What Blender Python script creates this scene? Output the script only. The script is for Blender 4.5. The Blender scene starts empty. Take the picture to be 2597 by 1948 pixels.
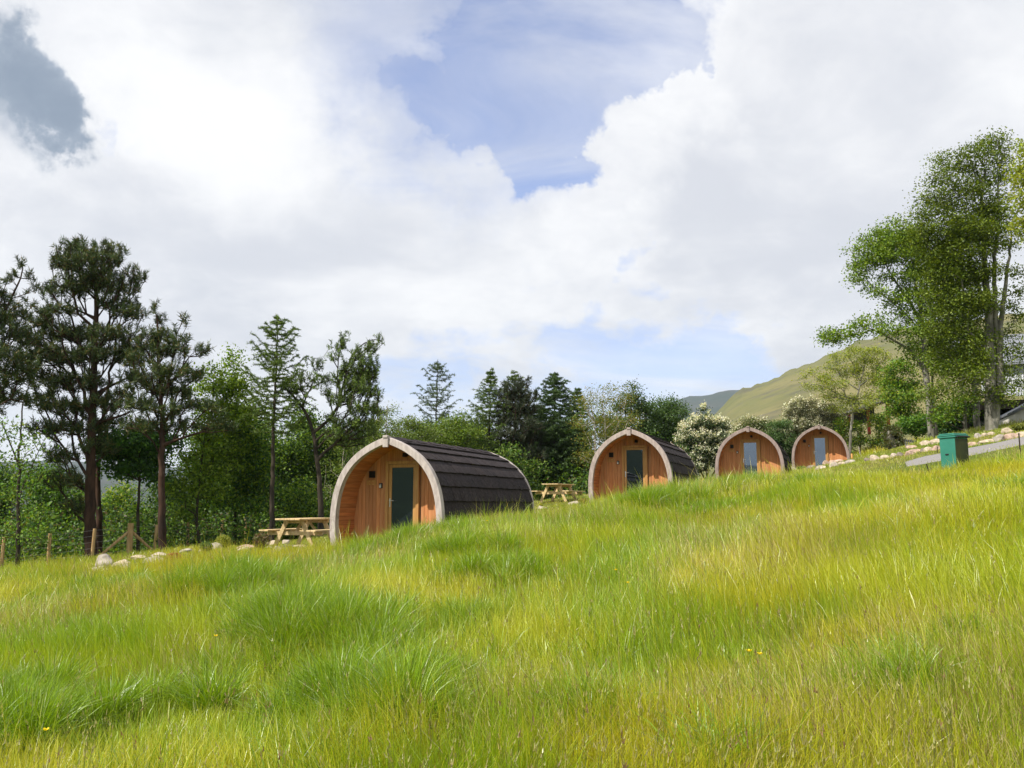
import bpy, math, random
import numpy as np
from mathutils import Vector, Matrix

random.seed(7)
RNG = np.random.default_rng(11)
SC = bpy.context.scene
COL = SC.collection
R = math.radians

# ------------------------------------------------------------------ camera
F = 2249.0
PITCH = R(7.75)
cam_d = bpy.data.cameras.new('camera')
cam = bpy.data.objects.new('camera', cam_d)
COL.objects.link(cam)
cam_d.sensor_width = 36.0
cam_d.lens = 36.0 * F / 2597.0
cam_d.clip_start = 0.05
cam_d.clip_end = 20000
cam.location = (0, 0, 0)
cam.rotation_euler = (math.pi / 2 + PITCH, 0, 0)
SC.camera = cam

def pdir(px, py):
    dx = (px - 1298.5) / F
    dy = -(py - 974.0) / F
    c, s = math.cos(PITCH), math.sin(PITCH)
    return np.array([dx, c - dy * s, s + dy * c])

def at(px, py, Y):
    d = pdir(px, py)
    return d * (Y / d[1])

# ------------------------------------------------------------------ view, render
SC.view_settings.view_transform = 'Standard'
SC.view_settings.look = 'None'
SC.view_settings.exposure = 0.40
SC.view_settings.gamma = 1.0
SC.render.engine = 'CYCLES'
cy = SC.cycles
cy.max_bounces = 6
cy.diffuse_bounces = 3
cy.glossy_bounces = 3
cy.transmission_bounces = 4
cy.transparent_max_bounces = 12
cy.volume_bounces = 0
cy.use_denoising = True
cy.sample_clamp_indirect = 6.0

# ------------------------------------------------------------------ sun and sky
SUN_AZ = R(-122)      # from +Y, negative = to the left
SUN_EL = R(50)
sd = Vector((math.sin(SUN_AZ) * math.cos(SUN_EL), math.cos(SUN_AZ) * math.cos(SUN_EL), math.sin(SUN_EL)))
sun_d = bpy.data.lights.new('sun', 'SUN')
sun_d.energy = 5.0
sun_d.angle = R(0.5)
sun_d.color = (1.0, 0.94, 0.84)
sun = bpy.data.objects.new('sun', sun_d)
COL.objects.link(sun)
sun.rotation_euler = sd.to_track_quat('Z', 'Y').to_euler()

world = bpy.data.worlds.new('World')
SC.world = world
world.use_nodes = True
WT = world.node_tree
for n in list(WT.nodes):
    WT.nodes.remove(n)

class NT:
    """tiny node-graph helper"""
    def __init__(s, tree): s.t = tree
    def n(s, typ, **kw):
        nd = s.t.nodes.new(typ)
        for k, v in kw.items():
            setattr(nd, k, v)
        return nd
    def put(s, sock, v):
        if isinstance(v, bpy.types.NodeSocket): s.t.links.new(v, sock)
        elif v is not None: sock.default_value = v
    def math(s, op, a, b=None, c=None, clamp=False):
        nd = s.n('ShaderNodeMath', operation=op, use_clamp=clamp)
        s.put(nd.inputs[0], a); s.put(nd.inputs[1], b)
        if c is not None: s.put(nd.inputs[2], c)
        return nd.outputs[0]
    def vmath(s, op, a, b=None):
        nd = s.n('ShaderNodeVectorMath', operation=op)
        s.put(nd.inputs[0], a); s.put(nd.inputs[1], b)
        return nd.outputs['Value' if op in ('DOT_PRODUCT', 'LENGTH') else 'Vector']
    def scale(s, v, f):
        nd = s.n('ShaderNodeVectorMath', operation='SCALE')
        s.put(nd.inputs[0], v); s.put(nd.inputs['Scale'], f)
        return nd.outputs['Vector']
    def mrange(s, v, a, b, c=0.0, d=1.0, smooth=True):
        nd = s.n('ShaderNodeMapRange', interpolation_type='SMOOTHSTEP' if smooth else 'LINEAR')
        s.put(nd.inputs['Value'], v)
        for k, x in zip(('From Min', 'From Max', 'To Min', 'To Max'), (a, b, c, d)):
            s.put(nd.inputs[k], x)
        return nd.outputs[0]
    def mix(s, f, a, b, blend='MIX'):
        nd = s.n('ShaderNodeMix', data_type='RGBA', blend_type=blend)
        s.put(nd.inputs[0], f); s.put(nd.inputs[6], a); s.put(nd.inputs[7], b)
        return nd.outputs[2]
    def noise(s, vec, scale, detail=4.0, rough=0.55, lac=2.0, dist=0.0):
        nd = s.n('ShaderNodeTexNoise')
        s.put(nd.inputs['Vector'], vec)
        nd.inputs['Scale'].default_value = scale
        nd.inputs['Detail'].default_value = detail
        nd.inputs['Roughness'].default_value = rough
        nd.inputs['Lacunarity'].default_value = lac
        nd.inputs['Distortion'].default_value = dist
        return nd.outputs[0]

def build_world():
    g = NT(WT)
    out = g.n('ShaderNodeOutputWorld')
    bg = g.n('ShaderNodeBackground')
    STR = 0.1
    bg.inputs['Strength'].default_value = STR
    WT.links.new(bg.outputs[0], out.inputs['Surface'])
    sky = g.n('ShaderNodeTexSky', sky_type='NISHITA')
    sky.sun_disc = False
    sky.sun_elevation = SUN_EL
    sky.sun_rotation = SUN_AZ
    sky.altitude = 100; sky.air_density = 1.0; sky.dust_density = 0.6; sky.ozone_density = 1.5
    tc = g.n('ShaderNodeTexCoord')
    d = g.vmath('NORMALIZE', tc.outputs['Generated'])
    sep = g.n('ShaderNodeSeparateXYZ'); WT.links.new(d, sep.inputs[0])
    z = g.math('MAXIMUM', sep.outputs[2], -0.05)
    inv = g.math('DIVIDE', 1.0, g.math('ADD', z, 0.28))
    # cloud-layer coordinates: higher up = nearer = larger
    lay = g.scale(d, inv)
    warp = g.n('ShaderNodeTexNoise')
    WT.links.new(lay, warp.inputs['Vector'])
    warp.inputs['Scale'].default_value = 1.6; warp.inputs['Detail'].default_value = 3
    wv = g.scale(g.vmath('SUBTRACT', warp.outputs['Color'], (0.5, 0.5, 0.5)), 0.35)
    q = g.vmath('ADD', lay, wv)
    n1 = g.noise(q, 1.5, 12, 0.62)
    n2 = g.noise(g.vmath('ADD', q, (3.1, 1.7, 5.2)), 4.5, 10, 0.65)
    # streaks for the thin high cloud
    st = g.vmath('MULTIPLY', lay, (1.0, 2.0, 5.0))
    n3 = g.noise(st, 1.3, 8, 0.62, dist=0.8)
    warp2 = g.n('ShaderNodeTexNoise')
    WT.links.new(d, warp2.inputs['Vector'])
    warp2.inputs['Scale'].default_value = 9.0; warp2.inputs['Detail'].default_value = 6; warp2.inputs['Roughness'].default_value = 0.6
    w2 = g.scale(g.vmath('SUBTRACT', warp2.outputs['Color'], (0.5, 0.5, 0.5)), 0.22)
    dw = g.vmath('NORMALIZE', g.vmath('ADD', g.vmath('ADD', d, g.scale(wv, 0.25)), w2))
    def blobs(lst):
        acc = None
        for (px, py, rad, a) in lst:
            v = pdir(px, py); v = v / np.linalg.norm(v)
            dot = g.vmath('DOT_PRODUCT', dw, tuple(v))
            s_ = g.mrange(dot, math.cos(rad / F), 1.0, 0.0, a)
            acc = s_ if acc is None else g.math('ADD', acc, s_)
        return acc
    cov = blobs([(1310, 330, 200, -0.70), (1090, 355, 160, -0.45), (1480, 260, 180, -0.70), (1630, 150, 190, -0.75), (1740, 0, 220, -0.9), (1560, 0, 220, -0.6), (1250, 200, 300, -0.30), (1450, 90, 320, -0.40),
                 (1700, 900, 240, -0.42), (1900, 840, 240, -0.46), (2060, 860, 160, -0.35), (1500, 960, 200, -0.25), (1610, 690, 100, -0.7), (1030, 1010, 220, -0.40), (1850, 960, 160, -0.4), (275, 320, 60, -0.45), (440, 340, 60, -0.3),
                 (2200, 330, 900, 0.55), (1900, 600, 420, 0.35), (450, 300, 900, 0.40), (1150, 600, 300, 0.35), (900, 850, 300, 0.15), (1450, 640, 240, 0.35), (1600, 500, 140, 0.35), (1180, 500, 130, 0.35)])
    dens = g.math('ADD', g.math('ADD', g.math('MULTIPLY', g.math('SUBTRACT', n1, 0.5), 2.2),
                                g.math('MULTIPLY', g.math('SUBTRACT', n2, 0.5), 1.1)), g.math('ADD', cov, 0.34))
    m = g.mrange(dens, -0.42, 0.46)
    thin = blobs([(1180, 160, 420, 0.60), (1400, 40, 300, 0.4), (1050, 330, 200, 0.3)])
    m = g.math('SUBTRACT', m, g.math('MULTIPLY', thin, g.mrange(n3, 0.3, 0.7, 0.75, 0.15)), clamp=True)
    veil = g.mrange(n3, 0.30, 0.72, 0.22, 0.95)
    hz = g.mrange(z, 0.0, 0.30, 0.30, 0.0)
    m = g.math('MAXIMUM', m, g.math('ADD', g.math('MULTIPLY', veil, 0.75), hz), clamp=True)
    # cloud shading: thick parts greyer, lit rims white
    shade = blobs([(2050, 420, 560, 0.30), (1900, 560, 330, 0.22), (2350, 560, 330, 0.12), (1150, 480, 300, 0.22), (800, 740, 300, 0.15), (2200, 120, 380, 0.08),
                   (450, 780, 300, 0.38), (750, 620, 260, 0.2), (200, 480, 200, 0.2), (300, 560, 300, 0.15), (1000, 930, 260, 0.20), (1350, 1000, 260, 0.2), (1300, 160, 420, 0.25), (600, 1000, 300, 0.15),
                   (1450, 720, 200, 0.25), (60, 700, 260, 0.20), (1750, 640, 240, 0.2),
                   (620, 230, 260, -0.15), (250, 80, 420, -0.08), (640, 440, 220, -0.25), (1250, 420, 160, -0.2), (1700, 300, 220, -0.35), (1560, 480, 260, -0.35), (1800, 120, 260, -0.3), (700, 900, 200, -0.2)])
    n4 = g.noise(g.vmath('ADD', q, (1.3, 7.7, 0.2)), 2.1, 12, 0.60)
    n5 = g.noise(g.vmath('ADD', q, (1.27, 7.62, 0.28)), 2.1, 12, 0.60)   # offset copy: relief towards the light
    rel = g.math('MULTIPLY', g.math('SUBTRACT', n5, n4), 4.0)
    sh = g.math('ADD', g.math('ADD', g.math('MULTIPLY', g.math('SUBTRACT', n4, 0.5), 3.4), shade),
                g.math('ADD', rel, g.math('MULTIPLY', g.math('SUBTRACT', dens, 0.5), 0.18)))
    sh = g.mrange(sh, -0.75, 1.0)
    def k(c): return (c[0] / STR, c[1] / STR, c[2] / STR, 1)
    ccol = g.mix(sh, k((0.80, 0.80, 0.805)), k((0.565, 0.58, 0.625)))
    # the slate-blue cloud at the far left
    dk = blobs([(-70, 190, 200, 1.0), (30, 225, 130, 0.8), (100, 262, 90, 0.6), (160, 290, 70, 0.45), (0, 120, 90, 0.4)])
    dkm = g.mrange(g.math('ADD', dk, g.math('ADD', g.math('MULTIPLY', g.math('SUBTRACT', n1, 0.5), 1.0), g.math('MULTIPLY', g.math('SUBTRACT', n2, 0.5), 0.5))), 0.0, 1.15)
    dcol = g.mix(g.mrange(g.math('ADD', n4, g.math('MULTIPLY', dk, 0.12)), 0.35, 0.80), k((0.40, 0.445, 0.52)), k((0.21, 0.26, 0.335)))
    ccol = g.mix(dkm, ccol, dcol)
    m = g.math('MAXIMUM', m, dkm)
    blue = g.mix(1.0, sky.outputs[0], (1.25, 1.25, 1.55, 1), 'MULTIPLY')
    final = g.mix(m, blue, ccol)
    WT.links.new(final, bg.inputs['Color'])
build_world()

# ------------------------------------------------------------------ tags
def tag(o, label=None, cat=None, group=None, kind=None):
    if label: o['label'] = label
    if cat: o['category'] = cat
    if group: o['group'] = group
    if kind: o['kind'] = kind
    return o

def empty(name, loc, rz=0.0):
    o = bpy.data.objects.new(name, None)
    o.empty_display_size = 0.2
    COL.objects.link(o)
    o.location = tuple(float(c) for c in loc)
    o.rotation_euler = (0, 0, rz)
    return o

# ------------------------------------------------------------------ numpy helpers
def _hash(ix, iy, seed):
    h = (ix.astype(np.int64) * 374761393 + iy.astype(np.int64) * 668265263 + seed * 1442695041) & 0x7fffffff
    h = ((h ^ (h >> 13)) * 1274126177) & 0x7fffffff
    return ((h ^ (h >> 16)) & 0xffff) / 65535.0

def vnoise(x, y, s, seed=0):
    x = np.asarray(x, float) / s; y = np.asarray(y, float) / s
    ix = np.floor(x); iy = np.floor(y)
    fx = x - ix; fy = y - iy
    fx = fx * fx * (3 - 2 * fx); fy = fy * fy * (3 - 2 * fy)
    a = _hash(ix, iy, seed); b = _hash(ix + 1, iy, seed)
    c = _hash(ix, iy + 1, seed); d = _hash(ix + 1, iy + 1, seed)
    return (a + (b - a) * fx) * (1 - fy) + (c + (d - c) * fx) * fy

def fbm(x, y, s, seed=0, o=4):
    v = 0; a = 1; t = 0
    for k in range(o):
        v = v + a * vnoise(x, y, s, seed + k * 17); t += a
        a *= 0.5; s *= 0.5
    return v / t

def sstep(a, b, x):
    t = np.clip((np.asarray(x, float) - a) / (b - a), 0, 1)
    return t * t * (3 - 2 * t)

def mesh_np(name, V, T, mat, parent=None, cols=None, smooth=False, nper=3):
    """V (n,3) verts, T (m,nper) faces, cols (n,3) vertex colours"""
    me = bpy.data.meshes.new(name)
    V = np.ascontiguousarray(V, dtype=np.float32); T = np.ascontiguousarray(T, dtype=np.int32)
    me.vertices.add(len(V)); me.vertices.foreach_set('co', V.ravel())
    me.loops.add(T.size); me.loops.foreach_set('vertex_index', T.ravel())
    me.polygons.add(len(T))
    me.polygons.foreach_set('loop_start', np.arange(0, T.size, nper, dtype=np.int32))
    me.polygons.foreach_set('loop_total', np.full(len(T), nper, dtype=np.int32))
    if smooth: me.polygons.foreach_set('use_smooth', np.ones(len(T), dtype=bool))
    if cols is not None:
        ca = me.color_attributes.new('Col', 'FLOAT_COLOR', 'POINT')
        c4 = np.ones((len(V), 4), np.float32); c4[:, :3] = cols
        ca.data.foreach_set('color', c4.ravel())
    me.update(calc_edges=True)
    if mat: me.materials.append(mat)
    o = bpy.data.objects.new(name, me)
    COL.objects.link(o)
    if parent is not None: o.parent = parent
    return o

# ------------------------------------------------------------------ materials
def new_mat(name):
    m = bpy.data.materials.new(name); m.use_nodes = True
    for n in list(m.node_tree.nodes): m.node_tree.nodes.remove(n)
    g = NT(m.node_tree)
    out = g.n('ShaderNodeOutputMaterial')
    return m, g, out

def foliage_mat(name, transl=0.35, rough=0.45, gloss=0.06):
    m, g, out = new_mat(name)
    a = g.n('ShaderNodeAttribute', attribute_name='Col')
    d = g.n('ShaderNodeBsdfDiffuse'); g.put(d.inputs[0], a.outputs[0])
    t = g.n('ShaderNodeBsdfTranslucent')
    tc = g.mix(1.0, a.outputs[0], (1.15, 1.1, 0.5, 1), 'MULTIPLY')
    g.put(t.inputs[0], tc)
    mx = g.n('ShaderNodeMixShader'); mx.inputs[0].default_value = transl
    m.node_tree.links.new(d.outputs[0], mx.inputs[1]); m.node_tree.links.new(t.outputs[0], mx.inputs[2])
    gl = g.n('ShaderNodeBsdfGlossy'); gl.inputs['Roughness'].default_value = rough
    gl.inputs['Color'].default_value = (0.9, 0.95, 0.9, 1)
    m2 = g.n('ShaderNodeMixShader'); m2.inputs[0].default_value = gloss
    m.node_tree.links.new(mx.outputs[0], m2.inputs[1]); m.node_tree.links.new(gl.outputs[0], m2.inputs[2])
    m.node_tree.links.new(m2.outputs[0], out.inputs[0])
    return m

def std_mat(name, c1, c2=None, scale=6.0, stretch=(1, 1, 1), rough=0.8, spec=0.3, detail=5, bump=0.0, bscale=None,
            lo=0.35, hi=0.65, attr=False, c3=None, s3=1.0, metallic=0.0, coat=0.0):
    m, g, out = new_mat(name)
    p = g.n('ShaderNodeBsdfPrincipled')
    p.inputs['Roughness'].default_value = rough
    p.inputs['Specular IOR Level'].default_value = spec
    p.inputs['Metallic'].default_value = metallic
    p.inputs['Coat Weight'].default_value = coat
    tc = g.n('ShaderNodeTexCoord')
    v = g.vmath('MULTIPLY', tc.outputs['Object'], stretch)
    n = g.noise(v, scale, detail)
    c = g.mix(g.mrange(n, lo, hi), tuple(c1) + (1,), tuple(c2 or c1) + (1,))
    if c3:
        n3 = g.noise(g.vmath('ADD', tc.outputs['Object'], (5.5, 3.3, 1.1)), s3, 5, 0.65)
        c = g.mix(g.mrange(n3, 0.55, 0.68), c, tuple(c3) + (1,))
    if attr:
        a = g.n('ShaderNodeAttribute', attribute_name='Col')
        c = g.mix(1.0, c, a.outputs[0], 'MULTIPLY')
    g.put(p.inputs['Base Color'], c)
    if bump:
        b = g.n('ShaderNodeBump'); b.inputs['Strength'].default_value = bump; b.inputs['Distance'].default_value = 0.02
        nb = g.noise(v, bscale or scale * 3, 6)
        g.put(b.inputs['Height'], nb)
        g.put(p.inputs['Normal'], b.outputs[0])
    m.node_tree.links.new(p.outputs[0], out.inputs[0])
    return m

M = {}
M['leaf'] = foliage_mat('leaf_foliage', 0.40, 0.55, 0.025)
M['needle'] = foliage_mat('needle_foliage', 0.12, 0.5, 0.03)
M['grass'] = foliage_mat('grass_blades', 0.42, 0.38, 0.045)
M['petal'] = foliage_mat('petals', 0.3, 0.5, 0.02)
M['bark_pine'] = std_mat('pine_bark', (0.030, 0.020, 0.016), (0.075, 0.044, 0.030), 5, (1, 1, 0.25), 0.95, 0.1, bump=1.0, bscale=9)
M['bark_dark'] = std_mat('dark_bark', (0.03, 0.026, 0.02), (0.075, 0.06, 0.045), 5, (1, 1, 0.3), 0.95, 0.1, bump=0.8, bscale=10)
M['bark_grey'] = std_mat('grey_bark', (0.10, 0.095, 0.075), (0.30, 0.28, 0.235), 3, (1, 1, 0.35), 0.9, 0.15, bump=0.5, bscale=9, c3=(0.10, 0.12, 0.05), s3=1.3)
M['bark_birch'] = std_mat('birch_bark', (0.42, 0.38, 0.32), (0.12, 0.09, 0.07), 4, (1, 1, 2.5), 0.85, 0.2, lo=0.5, hi=0.65)
M['cedar'] = std_mat('cedar_boards', (0.46, 0.185, 0.068), (0.60, 0.28, 0.12), 3.0, (8, 8, 0.55), 0.6, 0.3, bump=0.15, bscale=14, attr=True, lo=0.3, hi=0.7)
M['cedar_h'] = std_mat('cedar_lining', (0.40, 0.135, 0.045), (0.56, 0.22, 0.08), 3.0, (8, 0.55, 8), 0.6, 0.3, bump=0.15, bscale=14, attr=True, lo=0.3, hi=0.7)
M['trim'] = std_mat('weathered_trim', (0.42, 0.37, 0.345), (0.56, 0.505, 0.47), 4, (3, 3, 1), 0.85, 0.2, bump=0.3, bscale=30, attr=True, c3=(0.36, 0.31, 0.27), s3=3)
M['pine_wood'] = std_mat('pale_door_pine', (0.44, 0.22, 0.07), (0.54, 0.30, 0.10), 4, (8, 8, 0.6), 0.5, 0.35, bump=0.1, bscale=20)
M['table_wood'] = std_mat('treated_pine', (0.50, 0.36, 0.17), (0.66, 0.50, 0.28), 3, (6, 1, 6), 0.75, 0.25, bump=0.3, bscale=16, attr=True)
M['post_wood'] = std_mat('post_wood', (0.36, 0.23, 0.10), (0.52, 0.36, 0.18), 3, (6, 6, 0.8), 0.85, 0.2, bump=0.3, bscale=16)
M['shingle'] = std_mat('felt_shingles', (0.018, 0.013, 0.014), (0.046, 0.036, 0.037), 14, (1, 1, 1), 0.85, 0.22, bump=0.5, bscale=90, attr=True, lo=0.3, hi=0.75)
M['black'] = std_mat('black_plastic', (0.012, 0.012, 0.014), (0.02, 0.02, 0.022), 8, rough=0.5)
M['steel'] = std_mat('brushed_steel', (0.6, 0.6, 0.58), (0.7, 0.7, 0.68), 8, rough=0.3, metallic=0.9)
M['white_plastic'] = std_mat('white_plastic', (0.68, 0.66, 0.62), (0.75, 0.72, 0.68), 8, rough=0.4)
M['concrete'] = std_mat('concrete', (0.36, 0.33, 0.29), (0.50, 0.47, 0.42), 5, rough=0.9, bump=0.3)
M['rock'] = std_mat('boulder_stone', (0.34, 0.30, 0.26), (0.60, 0.53, 0.46), 5.0, rough=0.9, spec=0.2, bump=0.8, bscale=14, c3=(0.20, 0.21, 0.15), s3=4.5, attr=True)
M['gravel'] = std_mat('grey_gravel', (0.17, 0.16, 0.155), (0.31, 0.295, 0.285), 60, rough=0.95, spec=0.15, bump=0.8, bscale=90, lo=0.3, hi=0.7)
M['teal'] = std_mat('teal_plastic', (0.030, 0.180, 0.130), (0.038, 0.210, 0.155), 2.5, rough=0.38, spec=0.5)
M['olive_shade'] = std_mat('olive_shade', (0.022, 0.032, 0.008), (0.045, 0.055, 0.012), 3, (1, 1, 0.5), rough=0.45, spec=0.4)  # bin's right side: shade and grass reflection put into the colour
M['red_steel'] = std_mat('red_painted_steel', (0.46, 0.045, 0.03), (0.30, 0.05, 0.025), 4, rough=0.6, c3=(0.18, 0.07, 0.04), s3=3)
M['corr_dark'] = std_mat('dark_corrugated', (0.035, 0.035, 0.038), (0.075, 0.07, 0.07), 3, (1, 1, 0.3), 0.7)
M['corr_pale'] = std_mat('pale_corrugated', (0.48, 0.50, 0.54), (0.62, 0.64, 0.68), 3, (1, 1, 0.3), 0.6)
M['slate'] = std_mat('barn_roof_sheet', (0.14, 0.15, 0.17), (0.22, 0.23, 0.26), 3, rough=0.7)
M['white_render'] = std_mat('white_render', (0.62, 0.58, 0.53), (0.74, 0.70, 0.65), 2, rough=0.9)
M['wire'] = std_mat('galvanised_wire', (0.25, 0.25, 0.25), (0.32, 0.32, 0.31), 8, rough=0.5, metallic=0.6)
M['bleached'] = std_mat('bleached_timber', (0.42, 0.42, 0.40), (0.58, 0.57, 0.54), 4, (5, 5, 1), 0.9)
M['orange_wood'] = std_mat('marker_wood', (0.62, 0.30, 0.08), (0.72, 0.40, 0.13), 5, rough=0.7)

def glass_mat():
    m, g, out = new_mat('door_glass')
    p = g.n('ShaderNodeBsdfPrincipled')
    p.inputs['Base Color'].default_value = (0.010, 0.014, 0.018, 1)
    p.inputs['Roughness'].default_value = 0.02
    p.inputs['Specular IOR Level'].default_value = 0.6
    gl = g.n('ShaderNodeBsdfGlossy'); gl.inputs['Roughness'].default_value = 0.012
    gl.inputs['Color'].default_value = (0.62, 0.78, 0.95, 1)
    lw = g.n('ShaderNodeFresnel'); lw.inputs['IOR'].default_value = 1.6
    f = g.math('ADD', lw.outputs[0], 0.13, clamp=True)
    mx = g.n('ShaderNodeMixShader'); g.put(mx.inputs[0], f)
    m.node_tree.links.new(p.outputs[0], mx.inputs[1]); m.node_tree.links.new(gl.outputs[0], mx.inputs[2])
    m.node_tree.links.new(mx.outputs[0], out.inputs[0])
    return m
M['glass'] = glass_mat()

# ------------------------------------------------------------------ terrain
CREST_PX = [-400, 0, 230, 480, 700, 850, 1000, 1130, 1250, 1380, 1480, 1560, 1650, 1800, 1950, 2100, 2300, 2400, 2500, 2597, 2900]
CREST_D = [20, 20, 18.2, 17.4, 17.4, 17.8, 18.3, 19, 21, 22, 24, 23, 22.5, 23, 23.5, 23.6, 22.4, 21.0, 21.4, 21.4, 21.4]
def px_of(x, y):
    return 1298.5 + x / np.maximum(y, 0.5) * F * 0.991

ctrl = [(-4, -6, -2.0), (4, -6, -1.1), (0, -15, -2.2), (-15, -10, -3.2), (15, -10, 0.0), (0, 0, -1.5),
        (-3, 5, -1.78), (3, 5, -1.22), (0, 5, -1.5), (-6, 5, -2.0), (6, 5, -0.9),
        (0, 10, -1.22), (-5, 10, -1.65), (5, 10, -0.68), (10, 10, -0.1), (-10, 10, -2.05),
        (20, 12, 1.2), (-20, 12, -2.9), (-50, 0, -7), (50, 0, 4), (0, -50, -5), (40, -30, 1), (-40, -30, -7),
        (-45, 70, -9), (-5, 85, -3), (40, 85, 5.5), (65, 45, 7), (-55, 30, -8), (20, 85, 2.5)]
def addp(px, py, D, dz=0.0):
    p = at(px, py, D); ctrl.append((p[0], p[1], p[2] + dz))
for (px, py, D) in [(0, 1452, 19), (230, 1437, 19), (480, 1405, 18.5), (700, 1400, 18), (850, 1378, 17), (1000, 1343, 17),
                    (1130, 1332, 18), (1250, 1312, 20), (1380, 1330, 21), (1550, 1266, 21.5), (1650, 1252, 21), (1800, 1231, 22),
                    (1950, 1208, 22), (2100, 1214, 22), (2300, 1202, 20.5), (2400, 1192, 19.5), (2500, 1168, 19), (2597, 1148, 18.5)]:
    addp(px, py, D, -0.33)
for c in [(121, 1442, 30), (392, 1412, 34), (560, 1392, 38), (690, 1386, 42), (232, 1427, 32), (750, 1390, 24), (300, 1440, 22), (540, 1398, 24),
          (640, 1392, 23), (1415, 1273, 38), (1400, 1290, 30), (1425, 1315, 25), (1480, 1275, 31), (1780, 1216, 43), (1800, 1232, 36),
          (1745, 1250, 33), (2010, 1190, 49), (2160, 1178, 49), (2000, 1196, 42), (2100, 1190, 36), (2200, 1155, 53), (2360, 1117, 39), (2520, 1092, 35),
          (2590, 1082, 45), (2150, 1135, 59), (1790, 1214, 46), (1400, 1270, 48), (1100, 1292, 50), (700, 1352, 58), (200, 1390, 55), (2262, 1168, 47),
          (2468, 1163, 24.2), (2468, 1137, 26.4), (2597, 1135, 24), (2597, 1108, 26.4), (2340, 1180, 24.6), (2340, 1160, 26.8), (2230, 1193, 26), (2230, 1182, 28),
          (2160, 1197, 27), (2430, 1212, 21.6), (2420, 1203, 19.8), (2440, 1122, 31), (2580, 1098, 30), (2050, 1205, 32)]:
    addp(*c)
# pods: (px, py, D, width, height, base z given by px/py of the base line)
PODS = [(977, 1388, 20.3, 2.86, 2.50, 6.2), (1599, 1277, 29.7, 2.86, 2.50, 5.6), (1902, 1222, 40.4, 3.06, 2.50, 5.6), (2082, 1191, 49.8, 3.08, 2.50, 5.6)]
POD_AX = R(20.5)
POD_LOC = []
for (px, py, D, W, H, L) in PODS:
    p = at(px, py, D); POD_LOC.append(p)
ax = np.array([math.sin(POD_AX), math.cos(POD_AX)]); sx = np.array([math.cos(POD_AX), -math.sin(POD_AX)])
for i, p in enumerate(POD_LOC):
    for s, t, dz in ((-1.2, 0.3, -0.04), (-1.5, 5.2, -0.02), (0.0, -0.8, -0.04 if i else 0.08)):
        q = p[:2] + sx * s + ax * t
        ctrl.append((q[0], q[1], p[2] + dz))
    if i == 1:
        q = p[:2] + sx * 2.0 + ax * 2.0; ctrl.append((q[0], q[1], p[2] + 0.35))
    if i == 0:
        q = p[:2] + sx * 2.3 + ax * 3.0; ctrl.append((q[0], q[1], p[2] + 0.45))
ctrl = np.array(ctrl)

def tps_fit(P, z, lam=0.004):
    S = 20.0
    X = P / S
    n = len(X)
    d2 = ((X[:, None] - X[None]) ** 2).sum(-1)
    K = 0.5 * d2 * np.log(d2 + 1e-9)
    A = np.zeros((n + 3, n + 3)); A[:n, :n] = K + lam * np.eye(n)
    A[:n, n] = 1; A[:n, n + 1:] = X; A[n, :n] = 1; A[n + 1:, :n] = X.T
    b = np.zeros(n + 3); b[:n] = z
    w = np.linalg.solve(A, b)
    def f(x, y):
        q = np.stack([x, y], -1) / S
        out = np.zeros(len(q))
        for k in range(0, len(q), 40000):
            qq = q[k:k + 40000]
            d = ((qq[:, None] - X[None]) ** 2).sum(-1)
            out[k:k + 40000] = (0.5 * d * np.log(d + 1e-9)) @ w[:n] + w[n] + qq @ w[n + 1:]
        return out
    return f
_tps = tps_fit(ctrl[:, :2], ctrl[:, 2])

GX0, GX1, GY0, GY1, GS = -90.0, 90.0, -90.0, 125.0, 0.3
_gx = np.arange(GX0, GX1, GS); _gy = np.arange(GY0, GY1, GS)
_cx = np.arange(GX0, GX1 + 1.5, 1.5); _cy = np.arange(GY0, GY1 + 1.5, 1.5)
_CX, _CY = np.meshgrid(_cx, _cy, indexing='ij')
_coarse = _tps(_CX.ravel(), _CY.ravel()).reshape(_CX.shape)
def bil(G, x0, y0, s, x, y):
    u = np.clip((x - x0) / s, 0, G.shape[0] - 1.001); v = np.clip((y - y0) / s, 0, G.shape[1] - 1.001)
    i = u.astype(int); j = v.astype(int); a = u - i; b = v - j
    return (G[i, j] * (1 - a) + G[i + 1, j] * a) * (1 - b) + (G[i, j + 1] * (1 - a) + G[i + 1, j + 1] * a) * b
_X, _Y = np.meshgrid(_gx, _gy, indexing='ij')
_nx = np.arange(-34, 34, 0.3); _ny = np.arange(-4, 64, 0.3)
_NX, _NY = np.meshgrid(_nx, _ny, indexing='ij')
_near = _tps(_NX.ravel(), _NY.ravel()).reshape(_NX.shape)
_G = bil(_coarse, GX0, GY0, 1.5, _X.ravel(), _Y.ravel()).reshape(_X.shape)
_in = (_X > -33.5) & (_X < 33.5) & (_Y > -3.5) & (_Y < 63.5)
_G[_in] = bil(_near, -34, -4, 0.3, _X[_in], _Y[_in])
def zfar(x, y):
    az = np.degrees(np.arctan2(x, y))
    r = sstep(-6, 16, az) * (1 - sstep(80, 120, az))
    return -14 + 15 * r
_rr = np.hypot(_X, _Y)
_w = sstep(52, 88, _rr)
_G = np.clip(_G, -16, 12) * (1 - _w) + zfar(_X, _Y) * _w
_bump = (fbm(_X, _Y, 3.2, 3, 3) - 0.5) * 0.34 + (vnoise(_X, _Y, 0.8, 9) - 0.5) * 0.05
_mead = (1 - sstep(16, 21, _Y)) * sstep(1.5, 5, _rr)
_G = _G + _bump * (0.25 + 0.75 * _mead)
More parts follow.
